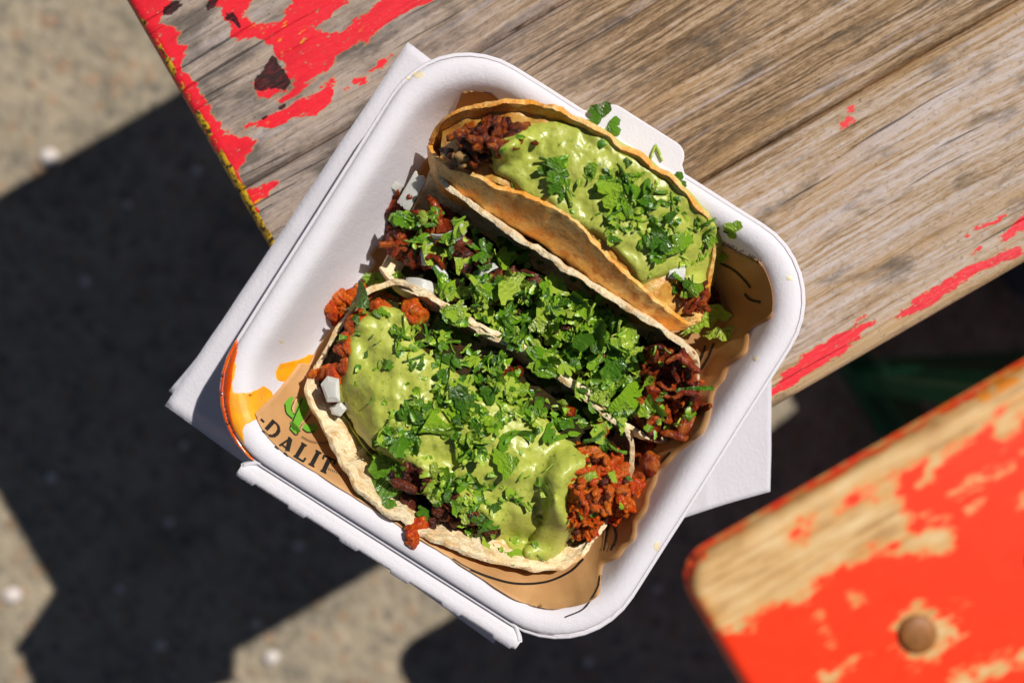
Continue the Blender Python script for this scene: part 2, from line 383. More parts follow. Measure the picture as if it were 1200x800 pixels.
M = dict(table=m_table(), bench=m_bench(), ground=m_ground(), pulp=m_pulp('moulded_fibre'), napkin=m_napkin(), kraft=m_kraft(),
  steel=m_plain('green_painted_steel', (0.012, 0.11, 0.042), 0.4, 0.2, 40, 0.1), bolt=m_plain('rusted_bolt', (0.28, 0.105, 0.02), 0.55, 0.7, 170, 1.0),
  ink=m_plain('black_ink', (0.016, 0.013, 0.011), 0.6, 0.3, 700, 0.05), cactus=m_plain('green_ink', (0.13, 0.38, 0.025), 0.6, 0.15, 300, 0.05),
  cream=m_plain('cream_ink', (0.62, 0.40, 0.20), 0.6, 0.1, 300, 0.05), pebble=m_plain('pale_stone', (0.62, 0.55, 0.50), 0.6, 0.2, 90, 0.3),
  tort_fried=m_tortilla('fried_tortilla', (0.84, 0.53, 0.17), (0.80, 0.38, 0.05), (0.58, 0.22, 0.03), 0.20, (0.84, 0.30, 0.012)),
  tort_pale=m_tortilla('corn_tortilla', (0.84, 0.69, 0.44), (0.80, 0.58, 0.30), (0.62, 0.37, 0.14), 0.5),
  pastor=m_meat('al_pastor_pork', [(0.28, (0.62, 0.025, 0.002)), (0.42, (0.96, 0.10, 0.003)), (0.66, (1.0, 0.25, 0.012))], 0.16),
  birria=m_meat('shredded_dark_meat', [(0.34, (0.035, 0.006, 0.002)), (0.5, (0.24, 0.030, 0.003)), (0.64, (0.66, 0.15, 0.012))], 0.08),
  stew=m_meat('stewed_red_meat', [(0.34, (0.10, 0.012, 0.003)), (0.5, (0.44, 0.045, 0.004)), (0.66, (0.76, 0.18, 0.022))], 0.10),
  char=m_meat('charred_meat', [(0.30, (0.05, 0.010, 0.006)), (0.5, (0.22, 0.035, 0.010)), (0.72, (0.50, 0.12, 0.03))], 0.22, 1.5, 0.08),
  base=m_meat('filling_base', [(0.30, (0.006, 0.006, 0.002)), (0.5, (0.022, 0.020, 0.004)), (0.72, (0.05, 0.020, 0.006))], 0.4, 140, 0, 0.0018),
  salsa=m_salsa(), leaf=m_leaf(), fleck=m_leaf(True), onion=m_onion(), oil=m_oil(), oil_lip=m_oil_lip(),
  grease=m_plain('pale_grease', (0.78, 0.66, 0.42), 0.4, 0.2, 300, 0.1), kernel2=m_meat('oily_golden_cheese', [(0.3, (0.46, 0.15, 0.015)), (0.5, (0.60, 0.33, 0.06)), (0.7, (0.62, 0.48, 0.16))], 0.25, 110, 0, 0.0012),
  kernel=m_meat('golden_corn_bits', [(0.3, (0.55, 0.26, 0.06)), (0.7, (0.72, 0.46, 0.16))], 0.3))

# ------------------------------------------------------------------ ground
g = 600.0
gv = []; gx = [-g, -60, -12, -3, -1.2, 0, 1.2, 3, 12, 60, g]
for x in gx:
    for y in gx: gv.append((x, y, 0))
tag(link('ground', mesh('ground', gv, [tuple(reversed(f)) for f in gridf(len(gx), len(gx))], False), M['ground']), kind='structure')

# small pale stones lying on the asphalt
def stone(px, py, r, label, seed):
    r *= 1.3
    c = PZ(px, py, r * 0.55); bm = bmesh.new(); bmesh.ops.create_icosphere(bm, subdivisions=2, radius=1)
    for v in bm.verts:
        k = 1 + 0.22 * noise.noise(v.co * 1.6 + Vector((seed * 3.1, 0, 0)))
        v.co = Vector((v.co.x * k * r * 1.15, v.co.y * k * r, v.co.z * k * r * 0.6))
    zmin = min(v.co.z for v in bm.verts)
    me = bpy.data.meshes.new('pebble'); bm.to_mesh(me); bm.free(); me.polygons.foreach_set('use_smooth', [True] * len(me.polygons))
    o = link('pebble', me, M['pebble'], None, (c.x, c.y, -zmin - 0.001)); tag(o, label, 'stone', 'small stones on the asphalt'); return o
stone(57, 184, 0.0085, 'white pebble on sunlit asphalt beside the straight shadow edge of the table', 1)
stone(14, 697, 0.0085, 'white pebble lying in the narrow sunlit patch beside the box shadow', 2)
stone(318, 770, 0.007, 'pale pebble in the sunlit strip between table shadow and bench shadow', 3)
for i, (x, y) in enumerate([(198, 612), (300, 730), (188, 756), (215, 522), (60, 560), (350, 640), (140, 690), (100, 330), (150, 240), (230, 200), (985, 405), (770, 690), (690, 775)]):
    stone(x, y, random.uniform(0.0035, 0.0055), 'tiny dull pebble on the shaded asphalt', 10 + i)

# ------------------------------------------------------------------ table (boards run along local x)
TA = math.radians(30); UA = Vector((math.cos(TA), math.sin(TA), 0)); UN = Vector((math.sin(TA), -math.cos(TA), 0))   # along / towards the near edge
def tl(px, py, z=ZT):                              # pixel on a plane -> (along, near) in table axes, metres
    p = PZ(px, py, z); return p.dot(UA), p.dot(UN)
A0 = -0.0772; NEAR = 0.0886; FAR = -0.565; LEN = 2.2
table = tag(empty('picnic_table', (0, 0, ZT), TA), 'weathered wooden table with flaking red paint and a yellow-edged end', 'table')
REDS = [[(141, -10), (205, -10), (196, 12), (186, 22), (196, 34), (211, 36), (209, 51), (221, 54), (215, 66), (214, 81), (228, 94), (237, 112), (247, 127), (247, 137), (263, 139), (262, 160), (305, 163), (292, 180), (282, 196), (279, 207), (262, 205)],
        [(236, -8), (250, 8), (268, 22), (273, 29), (268, 45), (285, 48), (299, 43), (318, 55), (328, 70), (341, 98), (334, 106), (302, 95), (297, 104), (303, 116), (318, 114), (338, 102), (345, 106), (327, 123), (350, 112), (368, 94), (385, 78), (398, 62), (430, 48), (455, 28), (470, 18), (515, -2), (514, -8), (455, -8), (420, 20), (395, 40), (366, 36), (378, 26), (408, 4), (410, -8), (345, -8), (330, 20), (308, 27), (284, 24), (300, -8)],
        [(282, 152), (312, 136), (341, 120), (382, 103), (394, 112), (370, 134), (358, 131), (326, 148), (300, 150)],
        [(414, 95), (432, 80), (458, 65), (450, 79), (424, 98)], [(398, 103), (408, 100), (410, 106), (401, 110)],
        [(286, 221), (304, 216), (324, 214), (312, 229), (300, 241), (292, 232)], [(375, 100), (392, 92), (398, 97), (382, 106)],
        [(903, 456), (918, 440), (935, 420), (962, 402), (990, 386), (1024, 374), (1004, 398), (962, 428), (922, 454), (903, 464)],
        [(1000, 376), (1013, 371), (1008, 381)], [(1040, 377), (1058, 361), (1078, 349), (1100, 335), (1128, 316), (1152, 304), (1197, 288), (1196, 297), (1168, 311), (1150, 319), (1105, 348), (1062, 372)],
        [(1128, 281), (1144, 270), (1162, 258), (1180, 250), (1172, 261), (1150, 274)], [(1172, 283), (1186, 264), (1204, 246), (1204, 268), (1188, 277)],
        [(1134, 300), (1148, 291), (1146, 299)], [(983, 146), (992, 133), (1000, 124), (1000, 140), (995, 147)]]
BLKS = [[(319, 62), (329, 76), (341, 98), (334, 106), (322, 104), (310, 108), (297, 107), (297, 96), (304, 86)], [(236, 12), (248, -4), (262, -6), (252, 8), (244, 15)],
        [(264, 12), (276, 14), (284, 33), (281, 36), (272, 25), (262, 22)], [(190, 8), (206, 0), (216, 2), (204, 18), (192, 18)],
        [(322, 126), (336, 120), (336, 127), (325, 131)], [(305, 140), (316, 134), (312, 142)]]
def board(n0, n1, tone, near_edge=False):
    L = np.concatenate([np.arange(0, 0.64, 0.002), np.linspace(0.64, LEN, 40)])
    n = np.linspace(n0, n1, int((n1 - n0) / 0.002) + 1)
    A, N = np.meshgrid(A0 + L, n, indexing='ij')
    r = 0.005
    da = np.minimum(A - A0, A0 + LEN - A); dn = np.minimum(N - n0, n1 - N); rn = 0.0045 if near_edge else 0.0018
    def rnd(d, r): q = np.clip(1 - d / r, 0, 1); return r * (1 - np.sqrt(np.maximum(0, 1 - q * q)))
    if near_edge:
        Z = -np.maximum(rnd(da, r), np.where(N > (n0 + n1) / 2, rnd(n1 - N, rn), rnd(N - n0, 0.0018)))
    else: Z = -np.maximum(rnd(da, r), rnd(dn, rn))
    # grain relief: softer wood worn away in long grooves
    ph = rng.uniform(0, 50)
    rel = np.array([noise.noise(Vector((x, 0, 0))) for x in np.linspace(ph, ph + (n1 - n0) * 260, len(n))])
    wob = np.array([0.35 * noise.noise(Vector((a * 9 + ph, 7.7, 0))) for a in L])
    for i in range(len(L)):
        Z[i] += 0.00045 * np.interp(np.arange(len(n)) + wob[i] * 9, np.arange(len(n)), rel) + 0.0006 * wob[i]
    nu, nv = A.shape
    V = np.stack([A, -N, Z], -1).reshape(-1, 3).tolist(); F = [tuple(reversed(f)) for f in gridf(nu, nv)]
    # sides and bottom
    ring = [i * nv for i in range(nu)] + [(nu - 1) * nv + j for j in range(1, nv)] + [i * nv + nv - 1 for i in range(nu - 2, -1, -1)] + [j for j in range(nv - 2, 0, -1)]
    b0 = len(V)
    m = len(ring)                                  # side with a tongue that closes the joint to the next board
    for dz, ex in ((-0.006, 0.0), (-0.0065, 0.00085), (-0.027, 0.00085)):
        for i in ring:
            nq = -V[i][1]; nq += ex if abs(nq - n1) < 1e-6 and not near_edge else -ex if abs(nq - n0) < 1e-6 else 0
            V.append([V[i][0], -nq, dz])
    prev = ring
    for lv in range(3):
        cur = [b0 + lv * m + k for k in range(m)]
        for k in range(m): F.append((prev[k], prev[(k + 1) % m], cur[(k + 1) % m], cur[k]))
        prev = cur
    F.append(tuple(prev)[::-1])
    me = mesh('board', V, F)
    # where the paint still holds (traced patches of the real paint, in table coordinates)
    a = np.array([v[0] for v in V]); nn = np.array([-v[1] for v in V]); z = np.array([v[2] for v in V])
    best = np.full(a.shape, -1.0)
    for pol in REDS: best = np.maximum(best, sdist([tl(*p) for p in pol], a, nn))
    blk = np.full(a.shape, -1.0)
    for pol in BLKS: blk = np.maximum(blk, sdist([tl(*p) for p in pol], a, nn))
    pb = np.clip(0.5 + best / 0.011, 0.0, 1.0)
    end = a < A0 + 0.0048
    far = np.clip((a - 0.45) * 1.2, 0, 0.25); pb = np.maximum(pb, far)
    pb = np.where(end & (nn < -0.03), np.maximum(pb, 0.6), pb)
    attr(me, 'paint', pb); attr(me, 'black', np.clip(0.5 + blk / 0.006, 0, 1))
    ye = np.where(a < A0 + 0.0058, np.clip(0.45 + (nn + 0.22) * 2.2, 0.40, 0.68), 0.0)
    ye = np.where((nn > NEAR - 0.004) & (a > 0.36), 0.42, ye)
    attr(me, 'grey', np.clip(1.0 - (a - A0 - 0.10) / 0.10, 0, 1) * np.clip(-(nn - 0.0) / 0.05, 0, 1)); attr(me, 'honey', np.clip(1.25 - (NEAR - nn) / 0.016, 0, 1)); attr(me, 'yellow', ye); attr(me, 'tone', np.clip(tone + 0.0 * a, 0, 1))
    o = link('board', me, M['table'], table); return o
ed = [NEAR, -0.0198, -0.1258, -0.2330, -0.3405, -0.448, FAR]
for i, tone in enumerate([0.92, 0.46, 0.54, 0.55, 0.55, 0.55]):
    board(ed[i + 1] + (0.0009), ed[i] - (0.0009 if i else 0), tone, i == 0)
def table_leg(a):
    ps = [bar((a, -FAR - 0.06, -0.0455), (a, -NEAR + 0.06, -0.0455), 0.035, 0.035)]
    for n in (FAR + 0.09, NEAR - 0.09): ps.append(bar((a, -n, -0.063), (a, -n, -ZT + 0.03), 0.03, 0.03))
    ps.append(bar((a, -FAR - 0.02, -ZT + 0.0155), (a, -NEAR + 0.02, -ZT + 0.0155), 0.035, 0.029))
    v, f = merge(ps); o = link('leg_frame', mesh('leg_frame', v, f, False), M['steel'], table); bevel(o, 0.003)
table_leg(A0 + 0.62); table_leg(A0 + LEN - 0.35)
for n in (FAR + 0.07, NEAR - 0.07):
    v, f = bar((A0 + 0.5, -n, -0.0335), (A0 + LEN - 0.25, -n, -0.0335), 0.03, 0.012); link('batten', mesh('batten', v, f, False), M['steel'], table)

# ------------------------------------------------------------------ bench
BA0 = 0.0215; BN0 = 0.220; BW = 0.28; BL = 2.2; BT = 0.027
bench = tag(empty('bench', (0, 0, ZB), TA), 'bright red bench seat with worn bare corner and rusty bolt', 'bench')
BRED = [[(805, 790), (822, 770), (812, 700), (835, 735), (870, 745), (885, 715), (950, 705), (958, 680), (1045, 640), (1058, 652), (1115, 645), (1120, 612), (1085, 610), (1075, 626), (1062, 600), (1050, 560), (1085, 540), (1080, 570), (1120, 530), (1150, 505), (1210, 470), (1300, 470), (1300, 900), (850, 900)],
        [(925, 625), (950, 612), (945, 622), (930, 630)], [(985, 590), (1040, 565), (1000, 592)]]
BWORN = [[(1050, 720), (1075, 705), (1092, 712), (1108, 716), (1128, 708), (1115, 730), (1130, 742), (1112, 752), (1100, 768), (1085, 772), (1075, 780), (1048, 770), (1055, 750)],
         [(1110, 795), (1150, 775), (1210, 755), (1210, 775), (1160, 795), (1120, 820)], [(995, 698), (1005, 692), (1012, 700), (1002, 708)], [(960, 720), (968, 735), (974, 752), (966, 752)],
         [(960, 790), (990, 775), (1014, 762), (1000, 778), (970, 800)], [(1110, 580), (1150, 555), (1195, 530), (1195, 540), (1140, 572)], [(1190, 585), (1200, 575), (1204, 592)], [(1125, 590), (1148, 585), (1135, 600)], [(1150, 490), (1190, 470), (1200, 500), (1175, 520)]]
def make_seat():
    R = 0.030; ed_r = 0.010
    def outline(ins, k=10):
        x0, x1, y0, y1 = BA0 + ins, BA0 + BL - ins, -BN0 - BW + ins, -BN0 - ins; r = max(R - ins, 0.002); pts = []
        for cx, cy, a0 in ((x0 + r, y0 + r, 180), (x1 - r, y0 + r, 270), (x1 - r, y1 - r, 0), (x0 + r, y1 - r, 90)):
            for i in range(k + 1):
                a = math.radians(a0 + 90 * i / k); pts.append((cx + r * math.cos(a), cy + r * math.sin(a)))
        return pts
    # fine grid top with rounded border
    L = np.concatenate([np.arange(0, 0.42, 0.003), np.linspace(0.42, BL, 30)]); n = np.linspace(0, BW, 94)
    A, N = np.meshgrid(L, n, indexing='ij')
    def rr(a, b):                                  # distance inside a rounded rectangle
        qx = np.abs(a - BL / 2) - (BL / 2 - R); qy = np.abs(b - BW / 2) - (BW / 2 - R)
        return -(np.hypot(np.maximum(qx, 0), np.maximum(qy, 0)) + np.minimum(np.maximum(qx, qy), 0) - R)
    d = rr(A, N)
    # pull grid corners onto the rounded outline
    for _ in range(3):
        e = 1e-4; gx = (rr(A + e, N) - rr(A - e, N)) / (2 * e); gy = (rr(A, N + e) - rr(A, N - e)) / (2 * e)
        dd = np.minimum(rr(A, N), 0); A = A - gx * dd; N = N - gy * dd
    d = np.maximum(rr(A, N), 0); q = np.clip(1 - d / ed_r, 0, 1); Z = -ed_r * (1 - np.sqrt(np.maximum(0, 1 - q * q)))
    nu, nv = A.shape
    V = np.stack([A + BA0, -(N + BN0), Z], -1).reshape(-1, 3).tolist(); F = [tuple(reversed(f)) for f in gridf(nu, nv)]
    ring = [i * nv for i in range(nu)] + [(nu - 1) * nv + j for j in range(1, nv)] + [i * nv + nv - 1 for i in range(nu - 2, -1, -1)] + [j for j in range(nv - 2, 0, -1)]
    b0 = len(V); m = len(ring)
    for i in ring: V.append([V[i][0], V[i][1], -BT])
    for k in range(m): F.append((ring[k], ring[(k + 1) % m], b0 + (k + 1) % m, b0 + k))
    F.append(tuple(b0 + k for k in range(m))[::-1])
    me = mesh('seat', V, F)
    a = np.array([v[0] for v in V]); nn = np.array([-v[1] for v in V]); z = np.array([v[2] for v in V])
    s = np.full(a.shape, -1.0)
    for pol in BRED: s = np.maximum(s, sdist([tl(x, y, ZB) for x, y in pol], a, nn))
    for pol in BWORN: s = np.minimum(s, -sdist([tl(x, y, ZB) for x, y in pol], a, nn))
    pb = np.clip(0.57 + s / 0.036, 0.16, 1); pb = np.where(z < -0.003, np.maximum(pb, 0.55), pb)
    attr(me, 'paint', pb); attr(me, 'yellow', np.where((nn < BN0 + 0.008), np.clip((a - 0.08) * 2.2, 0, 0.5), 0.0))
    return link('seat', me, M['bench'], bench)
make_seat()
def bolt(px, py):
    a, n = tl(px, py, ZB); prof = [(0.0150, -0.001), (0.0154, 0.0012), (0.0147, 0.0026), (0.0115, 0.0040), (0.006, 0.0047), (0.0, 0.0049)]; V = []; k = 20
    for r, z in prof[:-1]:
        for i in range(k): V.append((a + r * math.cos(2 * math.pi * i / k), -n + r * math.sin(2 * math.pi * i / k), z))
    V.append((a, -n, prof[-1][1])); F = []
    for j in range(len(prof) - 2):
        for i in range(k): F.append((j * k + i, j * k + (i + 1) % k, (j + 1) * k + (i + 1) % k, (j + 1) * k + i))
    j = len(prof) - 2
    for i in range(k): F.append((j * k + i, j * k + (i + 1) % k, len(V) - 1))
    link('bolt', mesh('bolt', V, F), M['bolt'], bench)
bolt(1075, 742); bolt(1225, 655)
def bench_leg(a):
    ps = [bar((a, -BN0 - 0.03, -BT - 0.012), (a, -BN0 - BW + 0.03, -BT - 0.012), 0.03, 0.024)]
    for n in (BN0 + 0.04, BN0 + BW - 0.04): ps.append(bar((a, -n, -BT - 0.024), (a + 0.0, -n, -ZB + 0.02), 0.028, 0.028))
    ps.append(bar((a, -BN0 + 0.004, -ZB + 0.0185), (a, -BN0 - BW - 0.004, -ZB + 0.0185), 0.034, 0.036))
    v, f = merge(ps); o = link('leg_frame', mesh('leg_frame', v, f, False), M['steel'], bench); bevel(o, 0.003)
bench_leg(0.36); bench_leg(BA0 + BL - 0.32)
p0 = PZ(1032, 432, 0.10); p1 = PZ(1290, 420, 0.10)
loc = lambda p: (p.dot(UA), -p.dot(UN), p.z - ZB)
v, f = bar(loc(p0), loc(p1), 0.026, 0.03); bevel(link('brace', mesh('brace', v, f, False), M['steel'], bench), 0.003)
p0 = PZ(1034, 436, 0.10); p1 = PZ(1092, 520, 0.10); v, f = bar(loc(p0), loc(p1), 0.03, 0.012); link('brace', mesh('brace', v, f, False), M['steel'], bench)

# added bag-shaped blocker, out of view, put there to shade the table-bench gap
def make_shade_blocker():
    b = tag(empty('shade_blocker', tuple(UA * 0.645 + UN * 0.213), TA), 'added bag-shaped shade blocker, out of view on the ground between table and bench', 'shade blocker')
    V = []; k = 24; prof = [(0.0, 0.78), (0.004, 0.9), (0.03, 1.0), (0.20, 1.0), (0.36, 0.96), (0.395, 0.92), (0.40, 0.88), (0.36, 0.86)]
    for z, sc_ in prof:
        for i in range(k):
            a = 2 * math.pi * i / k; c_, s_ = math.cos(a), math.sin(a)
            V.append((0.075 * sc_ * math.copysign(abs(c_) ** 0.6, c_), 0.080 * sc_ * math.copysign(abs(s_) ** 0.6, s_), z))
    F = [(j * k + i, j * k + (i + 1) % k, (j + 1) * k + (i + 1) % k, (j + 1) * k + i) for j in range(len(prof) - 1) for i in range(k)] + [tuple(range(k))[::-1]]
    m = m_plain('blocker_canvas', (0.05, 0.05, 0.06), 0.9, 0.2, 300, 0.3)
    link('blocker_body', mesh('blocker_body', V, F), m, b)
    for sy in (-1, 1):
        v, f = tube([(-0.04, sy * 0.066, 0.37), (-0.035, sy * 0.060, 0.405), (0, sy * 0.035, 0.425), (0.035, sy * 0.060, 0.405), (0.04, sy * 0.066, 0.37)], 0.006, 8); link('blocker_handle', mesh('blocker_handle', v, f), m, b)
make_shade_blocker()

# ------------------------------------------------------------------ box frame of reference
BU = Vector((0.845, -0.535, 0)).normalized(); BV = Vector((0.535, 0.845, 0)).normalized()
H0 = 2.4                                           # mm, underside of the box above the table (napkins)
BC = P(600.5, 405, 47); BC.z = ZT + H0 * 0.001
BS = 0.953
def bl(X, Y, Z): return BC + BU * (X * 0.001 * BS) + BV * (Y * 0.001 * BS) + Vector((0, 0, Z * 0.001))      # box mm -> world
def tob(p): d = p - BC; return Vector((d.dot(BU) * 1000 / BS, d.dot(BV) * 1000 / BS, d.z * 1000))

# ------------------------------------------------------------------ napkins
def napkin(name, quad, h, wav=0.5, n=48, seed=0, lift=None, bow=None):
    c = [np.array(q, float) for q in quad]; ctr = P(*(sum(c) / 4), h); V = []
    for i in range(n):
        for j in range(n):
            u, v = i / (n - 1), j / (n - 1)
            p = c[0] * (1 - u) * (1 - v) + c[1] * u * (1 - v) + c[2] * u * v + c[3] * (1 - u) * v
            if bow: p = p + np.array(bow(u, v))
            e = max(abs(u - 0.5), abs(v - 0.5)) * 2
            hh = h + wav * max(0, e - 0.72) / 0.28 * (0.3 + noise.noise(Vector((p[0] * 0.009, p[1] * 0.009, seed)))) + (lift(u, v) if lift else 0) + 0.9 * max(0, 1 - abs(u - 0.5 + 0.01 * math.sin(9 * v)) / 0.02) + 0.9 * max(0, 1 - abs(v - 0.31) / 0.02)
            q = P(p[0] + 0.8 * noise.noise(Vector((p[0] * 0.02, p[1] * 0.02, seed + 5))), p[1] + 0.8 * noise.noise(Vector((p[0] * 0.02, p[1] * 0.02, seed + 15))), hh)
            V.append(q - ctr)
    ob = link(name, mesh(name, V, gridf(n, n)), M['napkin'], None, ctr); solid(ob, 0.0004, 0); return ob
def sm(x): x = min(1, max(0, x)); return x * x * (3 - 2 * x)
NG = 'paper napkins under the box'
n2 = napkin('napkin', [(903, 576), (905, 318), (610, 300), (664, 668)], 0.5, 0.6, seed=4, bow=lambda u, v: (0, -9 * math.sin(math.pi * v) * (1 - u) ** 2))
tag(n2, 'white paper napkin poking out past the near table edge towards the bench', 'napkin', NG)
n1 = napkin('napkin', [(478, 50), (193, 475), (578, 753), (861, 328)], 1.3, 0.7, seed=1, lift=lambda u, v: 10 * sm(1.25 - u * 1.75) * sm(1 - v / 0.22))
tag(n1, 'square white paper napkin lying along the box, corner on the red painted boards', 'napkin', NG)
n3 = napkin('napkin', [(506, 84), (198, 458), (560, 716), (840, 330)], 0.85, 0.5, seed=8)
tag(n3, 'lower white napkin showing only its tip beneath the top napkin corner', 'napkin', NG)

# ------------------------------------------------------------------ takeout box
boxE = tag(empty('takeout_box', BC.copy()), 'white moulded fibre takeout tray holding three tacos with torn hinge edge', 'takeout box')
PROF = [(104.0, 38.9, 41.2), (104.8, 39.5, 41.5), (105.0, 39.6, 42.2), (104.3, 39.3, 42.5), (103.5, 39, 42.1), (103.1, 38.7, 42.9), (102.6, 38.3, 44.2), (101.4, 37.5, 45.1), (99.4, 36.2, 45.6), (97.0, 35, 45.3), (94.8, 34, 44.2), (93.0, 33, 42.0), (91.6, 32.2, 38.5),
        (89.6, 31.5, 31), (86.8, 30.5, 22), (84.0, 30, 14.5), (81.5, 29, 9.5), (78.5, 28, 6.0), (74.5, 27, 3.8), (69, 25, 2.9), (55, 20, 2.5), (30, 12, 2.4), (8, 4, 2.4)]
def rsq(half, r, k=9, side=14):
    pts = []; s = half - r
    for cx, cy, a0 in ((1, 1, 0), (-1, 1, 90), (-1, -1, 180), (1, -1, 270)):
        for i in range(k + 1):
            a = math.radians(a0 + 90 * i / k); pts.append((cx * s + r * math.cos(a), cy * s + r * math.sin(a)))
        e = pts[-1]; a1 = math.radians(a0 + 90); nx = {0: (-1, 1), 90: (-1, -1), 180: (1, -1), 270: (1, 1)}[a0]
        f = (nx[0] * s + r * math.cos(a1), nx[1] * s + r * math.sin(a1))
        for i in range(1, side): t = i / side; pts.append((e[0] * (1 - t) + f[0] * t, e[1] * (1 - t) + f[1] * t))
    return pts
def make_tray():
    V = []; F = []; loops = [rsq(h, r) for h, r, z in PROF]; m = len(loops[0])
    for (h, r, z), lp in zip(PROF, loops):
        for x, y in lp:
            w = 0.35 * noise.noise(Vector((x * 0.03, y * 0.03, 0.3))) if h > 85 else 0.15 * noise.noise(Vector((x * 0.05, y * 0.05, 4)))
            V.append(bl(x + w * 0.6, y + w * 0.4, z + w))
    for i in range(len(loops) - 1):
        for k in range(m):
            F.append((i * m + k, i * m + (k + 1) % m, (i + 1) * m + (k + 1) % m, (i + 1) * m + k))
    F.append(tuple((len(loops) - 1) * m + k for k in range(m)))
    surf.add(V, F)
    o = obj('tray', V, F, M['pulp'], boxE); solid(o, 0.0018, -1)
make_tray()
# closure tab on the upper right edge, hinge flange on the lower left edge
def slab(name, pts, z, th, mat, parent, dome=0.0, bev=0.0008):
    """flat moulded piece, outline in box mm"""
    n = len(pts); V = [bl(x, y, z) for x, y in pts] + [bl(x, y, z - th) for x, y in pts]
    F = [tuple(range(n)), tuple(range(2 * n - 1, n - 1, -1))] + [(i + n, (i + 1) % n + n, (i + 1) % n, i) for i in range(n)]
    o = obj(name, V, F, mat, parent, smooth=False); bevel(o, bev, 2); return o
def arcpts(cx, cy, r, a0, a1, k=6):
    return [(cx + r * math.cos(math.radians(a0 + (a1 - a0) * i / k)), cy + r * math.sin(math.radians(a0 + (a1 - a0) * i / k))) for i in range(k + 1)]
tabp = [(-33, 100), (27, 100)] + arcpts(27, 105, 5, -90, -90, 1)[:0] + [(24, 104.5)] + arcpts(13.5, 107.5, 7, 0, 90) + arcpts(-16, 107.5, 7, 90, 180) + [(-25, 106), (-30, 104.5)]
slab('closure_tab', tabp, 44.3, 1.6, M['pulp'], boxE)
def flange():
    X = np.linspace(-73, 73, 240); th = 1.5; rows = []
    prof = [(-101.5, 42.2), (-103.6, 40.3), (-104.8, 39.6), (-106.2, 40.2), (-108.0, 40.8), (-109.5, 40.9), (-110.4, 41.3), (-111.4, 40.8), (-112.6, 40.3)]
    V = []
    for x in X:
        e = max(0, (abs(x) - 62) / 11); inn = 6.5 * e ** 2.2          # concave ends where the flange leaves the rim
        tab = 1.3 if (abs(((x + 73) % 27) - 4.5) < 4.5) else 0.0
        tab += 0.28 * noise.noise(Vector((x * 0.9, 0, 0)))
        for i, (y, z) in enumerate(prof):
            yy = y - (tab if i == len(prof) - 1 else 0)
            if yy > -104.8 - inn: yy = min(yy, -103.0 - inn) if i > 1 else yy - inn
            V.append(bl(x, yy, z + 0.15 * noise.noise(Vector((x * 0.1, 0, 2)))))
    F = gridf(len(X), len(prof))
    o = obj('hinge_flange', V, F, M['pulp'], boxE); solid(o, 0.0013, -1)
flange()

# ------------------------------------------------------------------ draped patches (sauce stains, print) on a surface seen in plan
def drape(name, poly, mat, parent, th, edge, step=2.0, sink=2.5, wob=0.0, smooth_base=0, seed=0, crown=None, fine=None, wobs=0.05):
    """blob over a traced outline: follows what lies below, rounded thickness th (mm), edge falloff (mm)"""
    e = np.array(poly, float); q = []                # round the traced outline
    for i in range(len(e)):
        a, b, c, d = e[i - 1], e[i], e[(i + 1) % len(e)], e[(i + 2) % len(e)]
        for t in (0, 0.25, 0.5, 0.75): q.append(0.5 * ((2 * b) + (c - a) * t + (2 * a - 5 * b + 4 * c - d) * t * t + (3 * b - a - 3 * c + d) * t ** 3))
    poly = q
    pl = np.array(poly, float); x0, y0 = pl.min(0) - 9; x1, y1 = pl.max(0) + 9
    xs = np.arange(x0, x1 + step, step); ys = np.arange(y0, y1 + step, step)
    X, Y = np.meshgrid(xs, ys, indexing='ij')
    if wob:
        WX = np.array([[noise.noise(Vector((x * wobs, y * wobs, seed))) for y in ys] for x in xs]); WY = np.array([[noise.noise(Vector((x * wobs, y * wobs, seed + 31))) for y in ys] for x in xs])
        S = sdist(poly, X + WX * wob, Y + WY * wob)
    else: S = sdist(poly, X, Y)
    S = S * 0.38                                   # px -> mm
    Z = np.full(X.shape, np.nan)
    for i in range(len(xs)):
        for j in range(len(ys)):
            if S[i, j] > -sink - 1.5:
                l, nn = surf.hit(xs[i], ys[j])
                if l is not None: Z[i, j] = l.z
    if smooth_base:
        for _ in range(smooth_base):
            Q = np.pad(Z, 1, constant_values=np.nan); st = np.stack([Q[1:-1, 1:-1], Q[:-2, 1:-1], Q[2:, 1:-1], Q[1:-1, :-2], Q[1:-1, 2:]])
            with np.errstate(all='ignore'): mz = np.nanmean(st, 0)
            Z = np.where(np.isnan(Z), np.nan, mz)
    q = np.clip(1 - S / edge, 0, 1); T = th * np.sqrt(np.maximum(0, 1 - q * q)); T = np.where(S < 0, S * 1.1, T)
    if crown is not None: T = T + np.where(S > 0, crown(X, Y, S), 0)
    idx = -np.ones(X.shape, int); V = []
    for i in range(len(xs)):
        for j in range(len(ys)):
            if not np.isnan(Z[i, j]) and S[i, j] > -sink:
                z = Z[i, j] + T[i, j] * 0.001
                if fine and S[i, j] > 0: z += 0.001 * fine * fbm(Vector((xs[i] * 0.06, ys[j] * 0.06, seed)), 3) * min(1, S[i, j] / edge)
                idx[i, j] = len(V); V.append(PZ(xs[i], ys[j], z))
    F = [(idx[i, j], idx[i, j + 1], idx[i + 1, j + 1], idx[i + 1, j]) for i in range(len(xs) - 1) for j in range(len(ys) - 1)
         if min(idx[i, j], idx[i, j + 1], idx[i + 1, j + 1], idx[i + 1, j]) >= 0]
    if not V: return None
    o = obj(name, V, F, mat, parent); return o, V, F

